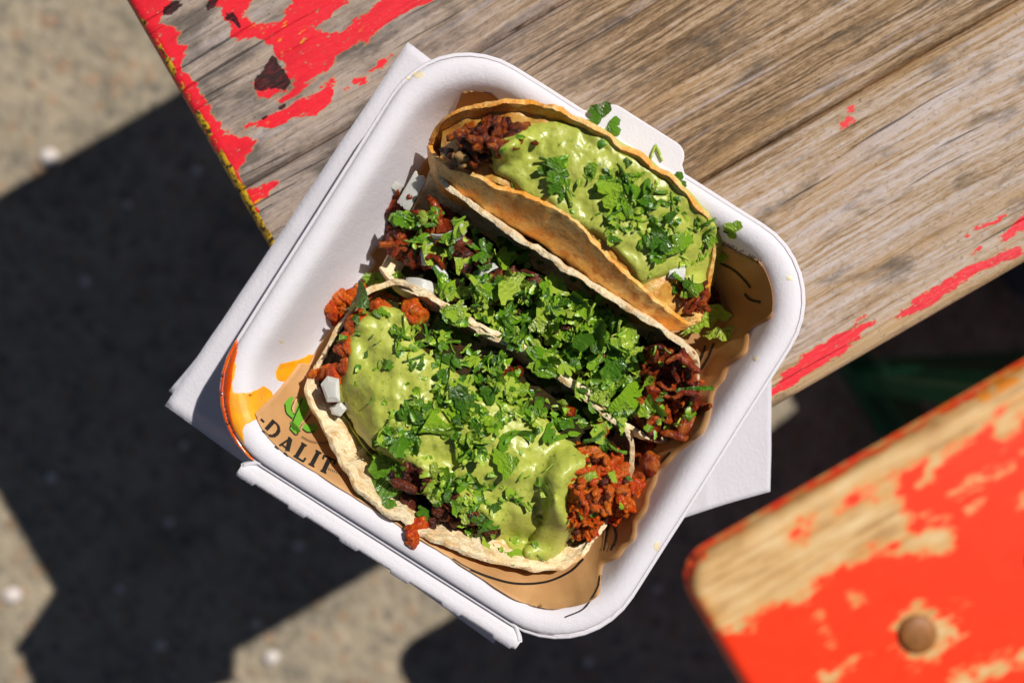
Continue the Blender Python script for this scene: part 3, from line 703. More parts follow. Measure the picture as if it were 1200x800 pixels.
lip = [(276, 396), (268, 412), (262, 430), (258, 452), (259, 475), (264, 498), (272, 518), (282, 534), (292, 542), (297, 538), (288, 528), (279, 512), (272, 492), (270, 470), (271, 450), (274, 428), (279, 408)]
stain = [(268, 420), (276, 430), (272, 452), (277, 462), (294, 459), (308, 453), (317, 458), (320, 468), (318, 480), (309, 488), (296, 492), (288, 497), (284, 508), (288, 522), (296, 536), (290, 540), (276, 518), (266, 490), (264, 450)]
pool = [(323, 439), (327, 430), (345, 422), (365, 417), (378, 416), (378, 436), (362, 437), (356, 446), (340, 447), (326, 446)]
o, V, F = drape('oil_stain', stain, M['oil'], boxE, 0.22, 2.2, 1.0, 1.0, wob=3, wobs=0.09, smooth_base=4); tag(o, 'orange chilli oil smear running inward from the rim corner')
o, V, F = drape('oil_drip', lip, M['oil_lip'], boxE, 0.5, 1.4, 1.2, 1.2, wob=1.0); tag(o, 'deep orange chilli oil bead along the rim corner')
o, V, F = drape('oil_stain', pool, M['oil'], boxE, 0.22, 2.2, 1.0, 1.0, wob=3, wobs=0.09); tag(o, 'orange chilli oil puddle beside the cactus print')
for x, y, s in ((259, 461, 3.2), (261, 440, 2.2), (267, 496, 2.6)):
    pl = [(x + s * math.cos(a), y + s * math.sin(a)) for a in np.linspace(0, 2 * math.pi, 10)[:-1]]
    surf2 = drape('chilli_fleck', pl, M['char'], boxE, 1.0, 1.0, 0.8, 0.6)

# ------------------------------------------------------------------ kraft paper liner
def tray_z(x, y):
    l, n, i, d = surf.tree().ray_cast(bl(x, y, 120), Vector((0, 0, -1)))
    return (l.z - BC.z) * 1000 if l is not None else 0
def make_paper():
    n = 120; V = []
    xs = np.linspace(0, 1, n)
    for i in range(n):
        for j in range(n):
            u, v = xs[i], xs[j]
            # sheet edges (box mm) wander like torn, crumpled paper
            y = -94.0 + v * (90.0 + 94.0)
            xl = -81 + 3.0 * noise.noise(Vector((y * 0.03, 1, 0))) + (3.5 if -60 < y < 0 else 0)
            xr = 89.5 + 4.5 * noise.noise(Vector((y * 0.035, 5, 0))) + 1.2 * noise.noise(Vector((y * 0.12, 7, 0))) + 6.0 * max(0, (y - 66) / 24) + 6.5 * max(0, (-y - 62) / 30)
            x = xl + u * (xr - xl)
            if y < 0: y += 0.8 * noise.noise(Vector((x * 0.03, 3, 2))) * (1 - v)
            qx, qy = max(0, abs(x) - 58), max(0, abs(y) - 58); dq = math.hypot(qx, qy); lim = 35.6 if y < 0 else 35.0 if x > 0 else 33.6
            if dq > lim: x = math.copysign(58 + qx * lim / dq, x) if qx > 0 else x; y = math.copysign(58 + qy * lim / dq, y) if qy > 0 else y
            e = max(0, (abs(x) - 60) / 25); ey = max(0, (abs(y) - 66) / 25); ed_ = min(1, max(e, ey))
            z = tray_z(x, y) + 0.7
            cr = abs(noise.noise(Vector((x * 0.045, y * 0.045, 9)))) + 0.25 * abs(noise.noise(Vector((x * 0.11, y * 0.11, 2))))
            z += cr * (4.5 if x > 20 else 4.0 if x > 0 else 1.8) * ed_ + 0.25
            if x > 60: z += 4.0 * max(0, u - 0.88) / 0.12 * max(0, noise.noise(Vector((y * 0.07, 11, 0))) + 0.35)
            V.append(bl(x, y, z))
    F = gridf(n, n)
    surf.add(V, F)
    ctr = bl(0, 0, 3)
    o = link('paper_liner', mesh('paper_liner', [v - ctr for v in V], F), M['kraft'], None, ctr); solid(o, 0.0002, 0)
    tag(o, 'brown kraft paper liner printed with lettering and a cactus under the tacos', 'paper'); return o
paper = make_paper()
def onpaper(px, py, up=0.00035):
    l, n = surf.hit(px, py); return l + n * up
def ribbon(name, pts, w, mat, seg=None):
    """printed line w px wide through pixel points"""
    L = resample(pts, seg or max(6, len(pts) * 8)); V = []; F = []
    for i, p in enumerate(L):
        d = L[min(i + 1, len(L) - 1)] - L[max(i - 1, 0)]; d = d / (np.linalg.norm(d) + 1e-9); nrm = np.array([-d[1], d[0]])
        for s in (-1, 0, 1):
            q = p + nrm * s * w / 2; V.append(onpaper(q[0], q[1]))
    return obj(name, V, [tuple(f) for f in gridf(len(L), 3)], mat, paper)
def patch(name, poly, mat, up=0.0003, step=1.6):
    """printed area: clipped grid of the outline, laid on the paper"""
    pl = np.array(poly, float); bm = bmesh.new(); vs_ = [bm.verts.new((p[0], p[1], 0)) for p in poly]; bm.faces.new(vs_)
    bmesh.ops.triangulate(bm, faces=bm.faces[:]); bmesh.ops.subdivide_edges(bm, edges=bm.edges[:], cuts=2, use_grid_fill=True)
    bm.verts.index_update(); V = [onpaper(v.co.x, v.co.y, up) for v in bm.verts]; F = [tuple(v.index for v in f.verts) for f in bm.faces]; bm.free()
    return obj(name, V, F, mat, paper)
# cactus emblem
patch('cactus_print', [(338, 503), (346, 509), (353, 495), (364, 474), (361, 469), (352, 464), (348, 474), (343, 490)], M['cactus'])
patch('cactus_print', [(332, 473), (338, 466), (344, 464), (341, 474), (342, 482), (345, 486), (342, 492), (335, 486)], M['cactus'], 0.00033)
patch('cactus_print', [(353, 502), (358, 506), (366, 508), (372, 503), (368, 496), (362, 498), (358, 496)], M['cactus'], 0.00033)
ribbon('cactus_highlight', [(347, 467), (343, 476), (343, 484)], 2.2, M['cream']); ribbon('cactus_highlight', [(363, 480), (356, 494), (349, 508)], 1.8, M['cream'])
for pts, w in (([(333, 474), (335, 484), (342, 491)], 1.5), ([(347, 465), (341, 478), (344, 486)], 1.2), ([(354, 467), (346, 485), (339, 502)], 1.5), ([(339, 503), (347, 510), (353, 499), (364, 486)], 1.5),
               ([(354, 503), (360, 507), (368, 506)], 1.5), ([(359, 497), (364, 499)], 1.1)): ribbon('cactus_outline', pts, w, M['ink'])
# slab-serif letters of the liner's lettering: strokes in letter units (x right, y up)
GLY = {'D': [((0, 0), (0, 1), .2), ((-.14, 1), (.35, 1), .1), ((-.14, 0), (.35, 0), .1), ((.35, 1), (.6, .82), .13), ((.6, .82), (.68, .5), .18), ((.68, .5), (.6, .18), .18), ((.6, .18), (.35, 0), .13)],
       'A': [((.05, 0), (.4, 1), .1), ((.4, 1), (.78, 0), .22), ((.2, .35), (.62, .35), .08), ((-.08, 0), (.22, 0), .09), ((.6, 0), (.95, 0), .09), ((.25, 1), (.45, 1), .09)],
       'L': [((.1, 0), (.1, 1), .2), ((-.08, 1), (.3, 1), .09), ((-.08, 0), (.62, 0), .1), ((.6, -.04), (.62, .28), .1)],
       'I': [((.15, 0), (.15, 1), .2), ((-.05, 1), (.36, 1), .09), ((-.05, 0), (.36, 0), .09)],
       'T': [((.36, 0), (.36, 1), .2), ((0, 1), (.74, 1), .1), ((.02, .74), (.0, 1.04), .09), ((.72, .74), (.74, 1.04), .09), ((.18, 0), (.55, 0), .09)]}
def letter(ch, x, y, hgt, ang, w=1.0):
    ca, sa = math.cos(math.radians(ang)), math.sin(math.radians(ang)); V = []; F = []
    hgt *= 1.14; T = lambda p: (x + (p[0] * w * ca + p[1] * sa) * hgt, y + (p[0] * w * sa - p[1] * ca) * hgt)
    for i, (a, b, t) in enumerate(GLY[ch]):
        a = np.array(a, float); b = np.array(b, float); d = (b - a) / np.linalg.norm(b - a); nr = np.array([-d[1], d[0]]) * t * 0.66
        for k in range(5):
            c = a + (b - a) * k / 4
            for s in (1, -1):
                q = T(c + nr * s); V.append(onpaper(q[0], q[1], 0.0003 + i * 0.00002))
        o0 = len(V) - 10
        for k in range(4): F.append((o0 + 2 * k, o0 + 2 * k + 1, o0 + 2 * k + 3, o0 + 2 * k + 2))
    obj('printed_letter', V, F, M['ink'], paper, smooth=False)
letter('D', 309, 506, 14.5, 42, 1.15); letter('A', 323, 524, 15.5, 36, 1.1); letter('L', 345, 535, 15.5, 31, 1.1); letter('I', 362, 544, 15.5, 28, 1.1); letter('T', 372, 550, 15.5, 25, 1.15)
ribbon('printed_mark', [(305, 491), (309, 495)], 2.4, M['ink'])
ribbon('printed_rule', [(353, 512), (365, 518), (380, 519), (392, 516)], 2.2, m_plain('grey_brown_ink', (0.24, 0.13, 0.06), 0.6, 0.2, 300, 0.05))
for k in range(9): ribbon('printed_mark', [(380 + k * 2.3, 549.5 + k * 0.9), (380.8 + k * 2.3, 546.6 + k * 0.9)], 0.7, M['ink'], 4)
# printed ring lines
for pts, w in (([(530, 655), (548, 666), (575, 677), (605, 684), (640, 682), (668, 670), (684, 655)], 2.6), ([(662, 723), (685, 712), (700, 690), (705, 674)], 1.8), ([(742, 583), (760, 558), (786, 530)], 2.4), ([(708, 645), (713, 615), (716, 600)], 2.0), ([(716, 645), (722, 630), (720, 615)], 2.6),
               ([(843, 307), (860, 316), (872, 327), (880, 337)], 2.6), ([(873, 344), (880, 351), (892, 354)], 3.0), ([(818, 440), (830, 420), (837, 402)], 2.4), ([(812, 436), (822, 420), (827, 405)], 2.4)):
    ribbon('printed_line', pts, w, M['ink'])
# small sans lettering by the far corner
def small_text(s, x0, y0, x1, y1, hgt):
    cu = bpy.data.curves.new('t', 'FONT'); L = len(s)
    for i, ch in enumerate(s):
        if ch == ' ': continue
        cu.body = ch; cu.size = 1.0; to = bpy.data.objects.new('t', cu); col.objects.link(to)
        bpy.context.view_layer.update(); me = to.evaluated_get(bpy.context.evaluated_depsgraph_get()).to_mesh()
        t = i / (L - 1); cx = x0 + (x1 - x0) * t; cy = y0 + (y1 - y0) * t + 5 * (t * t - t); ang = math.atan2(y1 - y0 + 5 * (2 * t - 1), x1 - x0); ca, sa = math.cos(ang), math.sin(ang)
        V = []
        for v in me.vertices:
            a, b = v.co.x * hgt / 0.7, v.co.y * hgt / 0.7; V.append(onpaper(cx + a * ca + b * sa, cy + a * sa - b * ca, 0.0004))
        F = [tuple(p.vertices) for p in me.polygons]; to.to_mesh_clear(); bpy.data.objects.remove(to)
        obj('printed_letter', V, F, M['ink'], paper, smooth=False)
small_text('ENTIC MEX', 846, 287, 886, 307, 5.2)
ribbon('printed_mark', [(838, 268), (843, 267)], 3, M['ink']); ribbon('printed_mark', [(848, 270), (856, 273)], 3, M['ink'])

# ------------------------------------------------------------------ tortillas
def tortilla(name, F_, K_, mat, parent, zc, out_f, kb, nS=110, nC=40, seed=0, lipw=1.7, th=0.0027, mlow=5.0):
    """folded disc: lip F_ (near side) and lip K_ (far side), (px, py, height mm over table)"""
    Fp = resample(F_, nS); Kp = resample(K_, nS); V = []
    for i in range(nS):
        a = 2 * i / (nS - 1) - 1; e = max(0.0, 1 - abs(a) ** 5)
        f = tob(P(*Fp[i])); k = tob(P(*Kp[i]))
        lz = lipw * (noise.noise(Vector((i * 0.10, seed, 0))) + 0.6 * noise.noise(Vector((i * 0.29, seed, 4))))
        f.z += lz * e; k.z += lipw * noise.noise(Vector((i * 0.16, seed, 9))) * e
        f.y += 0.8 * lipw * noise.noise(Vector((i * 0.21, seed, 14))) * e; k.y += 0.8 * lipw * noise.noise(Vector((i * 0.21, seed, 19))) * e
        zmid = mlow * e + (1 - e) * (zc - 2)
        m = (f + k) / 2; m.z = zmid
        fb = Vector((f.x, f.y - out_f * e, zmid + (f.z - zmid) * 0.5)); kbp = Vector((k.x, k.y + kb * e, zmid + (k.z - zmid) * 0.5))
        fm = (fb + m) / 2; fm.z = zmid + (f.z - zmid) * 0.10; fm.y -= 1.0 * e
        km = (kbp + m) / 2; km.z = zmid + (k.z - zmid) * 0.10
        C = resample([tuple(f), tuple(fb), tuple(fm), tuple(m), tuple(km), tuple(kbp), tuple(k)], 60)
        # resample by 3-D length
        s = np.concatenate([[0], np.cumsum(np.linalg.norm(np.diff(C, axis=0), axis=1))]); u = np.linspace(0, s[-1], nC)
        C = np.stack([np.interp(u, s, C[:, q]) for q in range(3)], 1)
        for j in range(nC):
            p = Vector(C[j]); q = p * 0.07
            p += Vector((0, 1, 0.4)) * (1.1 * fbm(q + Vector((seed, 0, 0)), 3) + 0.35 * fbm(p * 0.28 + Vector((seed, 5, 0)), 2)) * e
            if j in (0, nC - 1): p += Vector((0.3, 0.5, 0.8)) * 0.8 * noise.noise(Vector((i * 0.9, seed, j)))
            V.append(bl(*p))
    Fc = gridf(nS, nC); surf.add(V, Fc)
    o = obj('tortilla', V, Fc, mat, parent); md = solid(o, th, 0).modifiers[0]
    vg = o.vertex_groups.new(name='thick')
    for i in range(nS):
        for j in range(nC): vg.add([i * nC + j], 0.55 + 0.45 * min(1, max(0, 0.5 + noise.noise(Vector((i * 0.22, j * 0.3, seed + 40))) * 1.2)), 'REPLACE')
    md.vertex_group = 'thick'; bv = o.modifiers.new('round', 'BEVEL'); bv.width = 0.0007; bv.segments = 2; bv.limit_method = 'ANGLE'; bv.angle_limit = 1.0
    return Fp, Kp
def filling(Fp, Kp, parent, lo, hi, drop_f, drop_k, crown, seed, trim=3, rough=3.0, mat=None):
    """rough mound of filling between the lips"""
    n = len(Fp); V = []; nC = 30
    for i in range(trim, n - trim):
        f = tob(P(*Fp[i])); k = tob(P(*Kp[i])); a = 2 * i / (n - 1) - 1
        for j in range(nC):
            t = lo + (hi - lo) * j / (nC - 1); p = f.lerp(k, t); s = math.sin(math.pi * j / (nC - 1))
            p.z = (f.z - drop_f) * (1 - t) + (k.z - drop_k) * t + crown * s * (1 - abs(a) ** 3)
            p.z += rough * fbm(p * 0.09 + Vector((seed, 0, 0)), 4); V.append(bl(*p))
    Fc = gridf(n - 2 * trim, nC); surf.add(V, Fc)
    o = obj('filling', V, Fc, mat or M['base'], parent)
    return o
T1 = tag(empty('taco', bl(0, 52, 3)), 'taco in an orange fried tortilla with smooth green salsa and dark shredded meat', 'taco', 'tacos in the box')
T2 = tag(empty('taco', bl(0, 10, 3)), 'middle taco heaped with chopped cilantro over dark stewed meat, no salsa', 'taco', 'tacos in the box')
T3 = tag(empty('taco', bl(0, -40, 3)), 'taco in a pale tortilla with orange pork, green salsa and chopped cilantro', 'taco', 'tacos in the box')
f1, k1 = tortilla('t1', [(503, 170, 34), (512, 185, 43), (531, 196, 49), (570, 211, 53), (610, 227, 55), (640, 239, 56), (664, 252, 56), (688, 272, 55), (708, 294, 53), (742, 327, 50), (776, 357, 45), (800, 376, 38), (814, 378, 28)],
                  [(504, 166, 34), (519, 141, 44), (545, 128, 51), (580, 121, 56), (615, 119, 58), (655, 130, 60), (700, 152, 61), (745, 180, 60), (790, 212, 58), (824, 246, 52), (838, 280, 40), (832, 330, 30), (820, 372, 24)],
                  M['tort_fried'], T1, 30, 13.0, -11.0, seed=1.0, mlow=6)
filling(f1, k1, T1, 0.02, 0.93, 3.0, 5.5, 1, 1.0, 6, 2.0, M['kernel2'])
f2, k2 = tortilla('t2', [(447, 312, 24), (470, 336, 32), (510, 352, 38), (560, 380, 40), (620, 412, 40), (680, 452, 39), (725, 490, 36), (760, 512, 31), (785, 515, 22)],
                  [(505, 196, 32), (513, 203, 40), (522, 216, 43), (548, 236, 46), (580, 260, 47), (620, 288, 48), (680, 325, 48), (740, 364, 47), (788, 394, 44), (812, 416, 38), (817, 436, 30), (810, 470, 24), (795, 505, 22)],
                  M['tort_pale'], T2, 22, 3.0, 2.0, seed=2.0, mlow=6)
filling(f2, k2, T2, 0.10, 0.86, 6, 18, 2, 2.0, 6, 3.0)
f3, k3 = tortilla('t3', [(364, 440, 22), (358, 458, 25), (367, 482, 29), (386, 512, 36), (399, 543, 42), (414, 567, 48), (442, 593, 49.5), (478, 616, 49.5), (520, 638, 48.5), (560, 652, 45), (600, 662, 39), (640, 667, 33), (676, 657, 27), (694, 632, 20)],
                  [(380, 415, 24), (398, 382, 28), (428, 345, 34), (462, 332, 34), (505, 350, 37), (555, 386, 40), (610, 410, 41), (655, 442, 39), (700, 478, 38), (732, 503, 38), (741, 528, 34), (735, 565, 26), (715, 605, 20)],
                  M['tort_pale'], T3, 22, -9.0, 1.0, lipw=2.6, seed=3.0, mlow=6)
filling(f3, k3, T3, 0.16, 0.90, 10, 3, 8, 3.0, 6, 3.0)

# ------------------------------------------------------------------ meat, onion
def chunk_mesh(seed, sub=3, elong=(1, 1, 1), amp=0.35, fr=1.3):
    bm = bmesh.new(); bmesh.ops.create_icosphere(bm, subdivisions=sub, radius=1)
    for v in bm.verts:
        k = 1 + amp * fbm(v.co * fr + Vector((seed * 7.3, seed, 0)), 4); v.co = Vector((v.co.x * elong[0], v.co.y * elong[1], v.co.z * elong[2])) * k
    me = bpy.data.meshes.new('meat_chunk'); bm.to_mesh(me); bm.free(); me.polygons.foreach_set('use_smooth', [True] * len(me.polygons)); return me
def place(me, px, py, size, parent, name, sink=0.3, tilt=0.5, spin=None, register=False, lift=0.0, flat=None):
    l, n = surf.hit(px, py)
    if l is None: return None
    ax = (n.normalized() + Vector((random.gauss(0, tilt), random.gauss(0, tilt), 0.6))).normalized()
    if flat is not None: ax = Vector(flat).normalized()
    q = ax.to_track_quat('Z', 'Y') @ Quaternion((0, 0, 1), random.uniform(0, 6.283) if spin is None else spin)
    o = bpy.data.objects.new(name, me); col.objects.link(o); o.parent = parent
    base = parent.location if parent is not None else Vector((0, 0, 0))
    o.location = l + Vector((0, 0, size * (1 - sink) * 0.55 + lift)) - base; o.rotation_mode = 'QUATERNION'; o.rotation_quaternion = q; o.scale = (size,) * 3
    if register: reg(o, base)
    return o
def reg(o, base):
    mt = Matrix.Translation(base) @ Matrix.LocRotScale(o.location, o.rotation_quaternion, o.scale)
    pend.append(([mt @ v.co for v in o.data.vertices], [tuple(p.vertices) for p in o.data.polygons]))
pend = []
def flush():
    for v, f in pend: surf.add(v, f)
    pend.clear()
def chunks(kind, n, polys, size, parent, mats, reg_=True, sub=3, name='meat_chunk', **kw):
    meshes = []
    for i in range(min(n, 7)):
        e = (random.uniform(0.8, 1.5), random.uniform(0.6, 1.0), random.uniform(0.5, 0.9)); me = chunk_mesh(random.uniform(0, 99), sub, e, kw.get('amp', 0.4), kw.get('fr', 1.4)); me.materials.append(mats); meshes.append(me)
    for i in range(n):
        pl = polys; xs = [p[0] for p in pl]; ys = [p[1] for p in pl]
        for _ in range(60):
            x, y = random.uniform(min(xs), max(xs)), random.uniform(min(ys), max(ys))
            if inpoly(pl, x, y): break
        place(random.choice(meshes), x, y, random.uniform(*size), parent, name, kw.get('sink', 0.35), 0.7, register=reg_)
    flush()
def shred_mesh(seed, r=0.12):
    rd = random.Random(seed); p = Vector((-1, 0, 0)); d = Vector((1, 0, 0)); pts = []
    for i in range(9):
        pts.append(p.copy()); d = (d + Vector((0, rd.gauss(0, 0.42), rd.gauss(0, 0.32)))).normalized(); p = p + d * 0.25
    rr = [r * (0.45 + 0.75 * math.sin(math.pi * (0.08 + 0.84 * i / 8))) * rd.uniform(0.75, 1.25) for i in range(9)]
    v, f = tube(pts, rr, 7); v = [Vector((q.x, q.y, q.z)) + Vector((1, 1, 1)) * 0.08 * noise.noise(q * 6 + Vector((seed, 0, 0))) for q in v]
    return mesh('meat_shred', v, f)
def shreds(n, poly, size, parent, mat, spinrange=None, r=0.13):
    ms = []
    for i in range(8):
        me = shred_mesh(random.randint(0, 999), r * random.uniform(0.7, 1.4)); me.materials.append(mat); ms.append(me)
    xs = [p[0] for p in poly]; ys = [p[1] for p in poly]
    for i in range(n):
        for _ in range(60):
            x, y = random.uniform(min(xs), max(xs)), random.uniform(min(ys), max(ys))
            if inpoly(poly, x, y): break
        place(random.choice(ms), x, y, random.uniform(*size), parent, 'meat_shred', 0.75, 0.45, register=True)
        if i % 12 == 11: flush()
    flush()
# taco with fried tortilla
birr1 = [(536, 168), (545, 155), (562, 150), (575, 138), (590, 146), (615, 150), (622, 160), (600, 175), (580, 188), (562, 190), (545, 184)]
chunks('birria', 14, birr1, (0.0035, 0.006), T1, M['birria']); shreds(34, birr1, (0.004, 0.008), T1, M['birria'], r=0.22)
chunks('kernel', 9, [(530, 182), (545, 178), (556, 192), (545, 196), (530, 190)], (0.0012, 0.0026), T1, M['kernel'], sub=2, name='crisp_bit')
chunks('birria', 12, [(795, 330), (815, 335), (834, 350), (832, 366), (812, 370), (800, 356)], (0.003, 0.0055), T1, M['stew']); shreds(12, [(795, 335), (832, 350), (826, 368), (802, 362)], (0.004, 0.008), T1, M['stew'])
# middle taco
left2 = [(458, 232), (475, 228), (510, 240), (530, 262), (520, 300), (490, 310), (468, 300), (458, 270)]
chunks('stew', 16, left2, (0.004, 0.008), T2, M['stew'], amp=0.3); shreds(20, left2, (0.005, 0.010), T2, M['stew'], r=0.22); chunks('char', 8, [(520, 280), (548, 285), (560, 305), (535, 310)], (0.003, 0.006), T2, M['char'])
right2 = [(748, 412), (775, 405), (800, 418), (812, 445), (812, 480), (800, 505), (768, 512), (752, 490), (756, 455)]
chunks('stew', 34, right2, (0.004, 0.0085), T2, M['stew'], amp=0.32); shreds(30, right2, (0.005, 0.010), T2, M['stew'], r=0.2)
chunks('char', 22, [(560, 300), (640, 330), (700, 370), (735, 410), (700, 420), (620, 370), (560, 330)], (0.003, 0.0055), T2, M['char'])
# pale taco
past = [(650, 560), (662, 540), (690, 528), (722, 535), (728, 555), (745, 578), (730, 590), (742, 600), (715, 606), (690, 618), (668, 626), (655, 600)]
chunks('pastor', 30, past, (0.004, 0.0085), T3, M['pastor'], amp=0.5, fr=1.8, sub=4); shreds(34, past, (0.0035, 0.008), T3, M['pastor'], r=0.22); chunks('pastor', 45, past, (0.0012, 0.0026), T3, M['pastor'], amp=0.6, sub=2); chunks('char', 12, past, (0.001, 0.002), T3, M['char'], amp=0.6, sub=2)
chunks('pastor', 8, [(745, 520), (765, 522), (770, 545), (755, 560), (742, 545)], (0.003, 0.006), T3, M['stew'])
chunks('pastor', 13, [(386, 362), (400, 345), (425, 338), (432, 350), (410, 372), (395, 372)], (0.0032, 0.005), T3, M['pastor'], amp=0.35)
shreds(14, [(388, 365), (425, 340), (500, 352), (490, 375), (425, 380)], (0.004, 0.007), T3, M['pastor'], r=0.25); chunks('pastor', 13, [(415, 378), (440, 362), (470, 345), (500, 352), (490, 378), (465, 362), (425, 385)], (0.0035, 0.006), T3, M['pastor'], amp=0.4)
chunks('pastor', 9, [(402, 395), (414, 392), (412, 430), (402, 436)], (0.003, 0.0045), T3, M['pastor'], amp=0.3)
chunks('pastor', 8, [(362, 432), (385, 424), (400, 440), (396, 472), (380, 462)], (0.0028, 0.0045), T3, M['pastor'], amp=0.3)
chunks('char', 14, [(462, 545), (490, 540), (505, 560), (500, 595), (488, 625), (480, 600), (474, 570)], (0.003, 0.006), T3, M['char'], amp=0.4)
chunks('pastor', 4, [(483, 600), (493, 600), (490, 632), (482, 632)], (0.003, 0.0042), T3, M['pastor'], amp=0.3)
shreds(20, [(470, 545), (505, 555), (575, 600), (560, 630), (500, 610)], (0.004, 0.009), T3, M['char'], r=0.2); chunks('char', 22, [(500, 560), (560, 590), (590, 615), (575, 632), (530, 615), (505, 600)], (0.003, 0.0055), T3, M['char'], amp=0.4)
chunks('pastor', 10, [(585, 420), (612, 425), (612, 440), (590, 440)], (0.0025, 0.004), T3, M['stew'], amp=0.3)
chunks('pastor', 8, [(655, 460), (690, 470), (682, 488), (660, 480)], (0.0025, 0.004), T3, M['stew'], amp=0.3); chunks('pastor', 5, [(692, 495), (712, 493), (712, 505), (694, 506)], (0.003, 0.004), T3, M['stew'], amp=0.3)

def onion_mesh(seed, arc=70, R=1.5, w=0.8, th=0.28):
    rd = random.Random(seed); V = []; n = 9
    for i in range(n):
        a = math.radians(-arc / 2 + arc * i / (n - 1))
        for j in range(4):
            y = (-1 + 2 * j / 3) * w * (0.75 + 0.25 * math.cos(a * 1.4)) * rd.uniform(0.92, 1.06)
            V.append(Vector((R * math.sin(a), y, R * math.cos(a) - R)))
    me = mesh('onion_piece', V, gridf(n, 4)); me.materials.append(M['onion']); return me
def onion_chunk(px, py, size, parent, seed):
    rd = random.Random(seed); n = 5; out = [(rd.uniform(0.75, 1.05) * math.cos(6.283 * (i + rd.uniform(-.2, .2)) / n) * 1.15, rd.uniform(0.75, 1.05) * math.sin(6.283 * (i + rd.uniform(-.2, .2)) / n) * 0.8) for i in range(n)]
    V = [Vector((0, 0, 0.12))] + [Vector((x * .6, y * .6, 0.10)) for x, y in out] + [Vector((x, y, -0.12 * x * x)) for x, y in out]; F = []
    for i in range(n):
        j = (i + 1) % n; F += [(0, 1 + i, 1 + j), (1 + i, 1 + n + i, 1 + n + j, 1 + j)]
    me = mesh('onion_piece', V, F, False); me.materials.append(M['onion'])
    o = place(me, px, py, size, parent, 'onion_piece', 0.3, 0.15, rd.uniform(0, 6), True, 0.001, (-0.15, 0.1, 1)); solid(o, 0.45, 0); bevel(o, 0.05, 2); flush()
def onion(px, py, size, parent, arc=70, spin=None, w=0.8, flat=None, lift=0.0):
    me = onion_mesh(random.randint(0, 9999), arc, 1.5, w); o = place(me, px, py, size, parent, 'onion_piece', 0.2, 0.4, spin, True, lift + 0.001, flat); solid(o, 0.13, 0); bevel(o, 0.04, 2); flush()
onion_chunk(391, 456, 0.0062, T3, 3); onion_chunk(398, 480, 0.0042, T3, 8)
for x, y, s in ((512, 314, 0.006), (497, 334, 0.0062), (507, 345, 0.005), (560, 326, 0.0058), (527, 280, 0.0062), (556, 345, 0.005), (468, 222, 0.006), (722, 432, 0.0045), (500, 290, 0.005)): onion(x, y, s * 1.05, T2, random.uniform(80, 130), None, random.uniform(0.25, 0.5))
onion(484, 226, 0.009, T2, 30, 1.0, 0.9, (-0.3, 0.0, 1)); onion(792, 318, 0.0045, T1, 60)

# ------------------------------------------------------------------ salsa
S1 = [(579, 186), (590, 170), (618, 150), (650, 140), (686, 148), (725, 168), (771, 200), (811, 231), (835, 258), (845, 285), (840, 312), (826, 336), (812, 332), (802, 318), (790, 316), (772, 326), (748, 330), (732, 314), (710, 291), (686, 268), (657, 251), (627, 234), (602, 218), (580, 205)]
S3 = [(414, 388), (430, 368), (455, 359), (478, 372), (486, 402), (525, 430), (580, 468), (630, 486), (662, 512), (688, 540), (668, 562), (662, 600), (664, 630), (650, 650), (628, 656), (606, 650), (588, 632), (570, 606), (545, 588), (512, 568), (484, 545), (452, 535), (428, 520), (411, 495), (402, 462), (408, 422)]
LOBE = [(650, 578), (660, 588), (666, 606), (666, 630), (656, 648), (640, 656), (620, 655), (612, 645), (622, 632), (634, 612), (641, 590)]
def add_salsa(poly, parent, th, edge, seed, sm=10, fine=0.9, wob=3.5, crown=None):
    o, V, F = drape('green_salsa', poly, M['salsa'], parent, th, edge, 2.2, 3.0, wob, sm, seed, crown, fine, 0.06); surf.add(V, F); return o
add_salsa(S1, T1, 3.2, 4.5, 1, 14)
add_salsa(S3, T3, 4.0, 5.0, 2, 14)
add_salsa(LOBE, T3, 5.2, 5.0, 3, 6, 0.3, 1.0)
# ------------------------------------------------------------------ cilantro
def uvify(me, uv):
    l = me.uv_layers.new(name='UV')
    for p in me.polygons:
        for li in p.loop_indices: l.data[li].uv = uv[me.loops[li].vertex_index]
def leaf_fan(seed):
    rd = random.Random(seed); lobes = rd.choice([3, 3, 3, 5]); spread = math.radians(rd.uniform(85, 125)); nA = 12 * lobes; V = []; rings = (0.0, 0.3, 0.62, 1.0)
    cv = rd.uniform(-0.7, 0.8); fo = rd.uniform(-0.45, 0.65); tw = rd.uniform(-0.5, 0.5); ph = rd.uniform(0, 6)
    for r in rings[1:]:
        for i in range(nA + 1):
            t = i / nA; a = (t - 0.5) * 2 * spread
            lob = abs(math.sin(math.pi * lobes * t)) ** 0.55; tooth = 0.16 * abs(math.sin(math.pi * lobes * 3 * t + 0.4)) ** 0.7 * rd.uniform(0.7, 1.2)
            R = (0.52 + 0.48 * lob + tooth) * (0.82 + 0.18 * math.cos(a)); R = R if r == 1.0 else (0.75 + 0.25 * (R - 0.52))
            V.append((r * R * math.cos(a), r * R * math.sin(a)))
    V = [(0, 0)] + V; n1 = nA + 1; F = []
    for i in range(nA): F.append((0, 1 + i, 2 + i))
    for k in range(2):
        for i in range(nA): a = 1 + k * n1 + i; F.append((a, a + n1, a + n1 + 1, a + 1))
    W = []
    for x, y in V:
        xx, yy = x - 0.45, y
        W.append(Vector((xx, yy, cv * xx * xx + fo * abs(yy) + tw * xx * yy + 0.07 * math.sin(5 * xx + ph) * math.cos(4 * yy + ph))))
    me = mesh('cilantro_leaf', W, F); return me
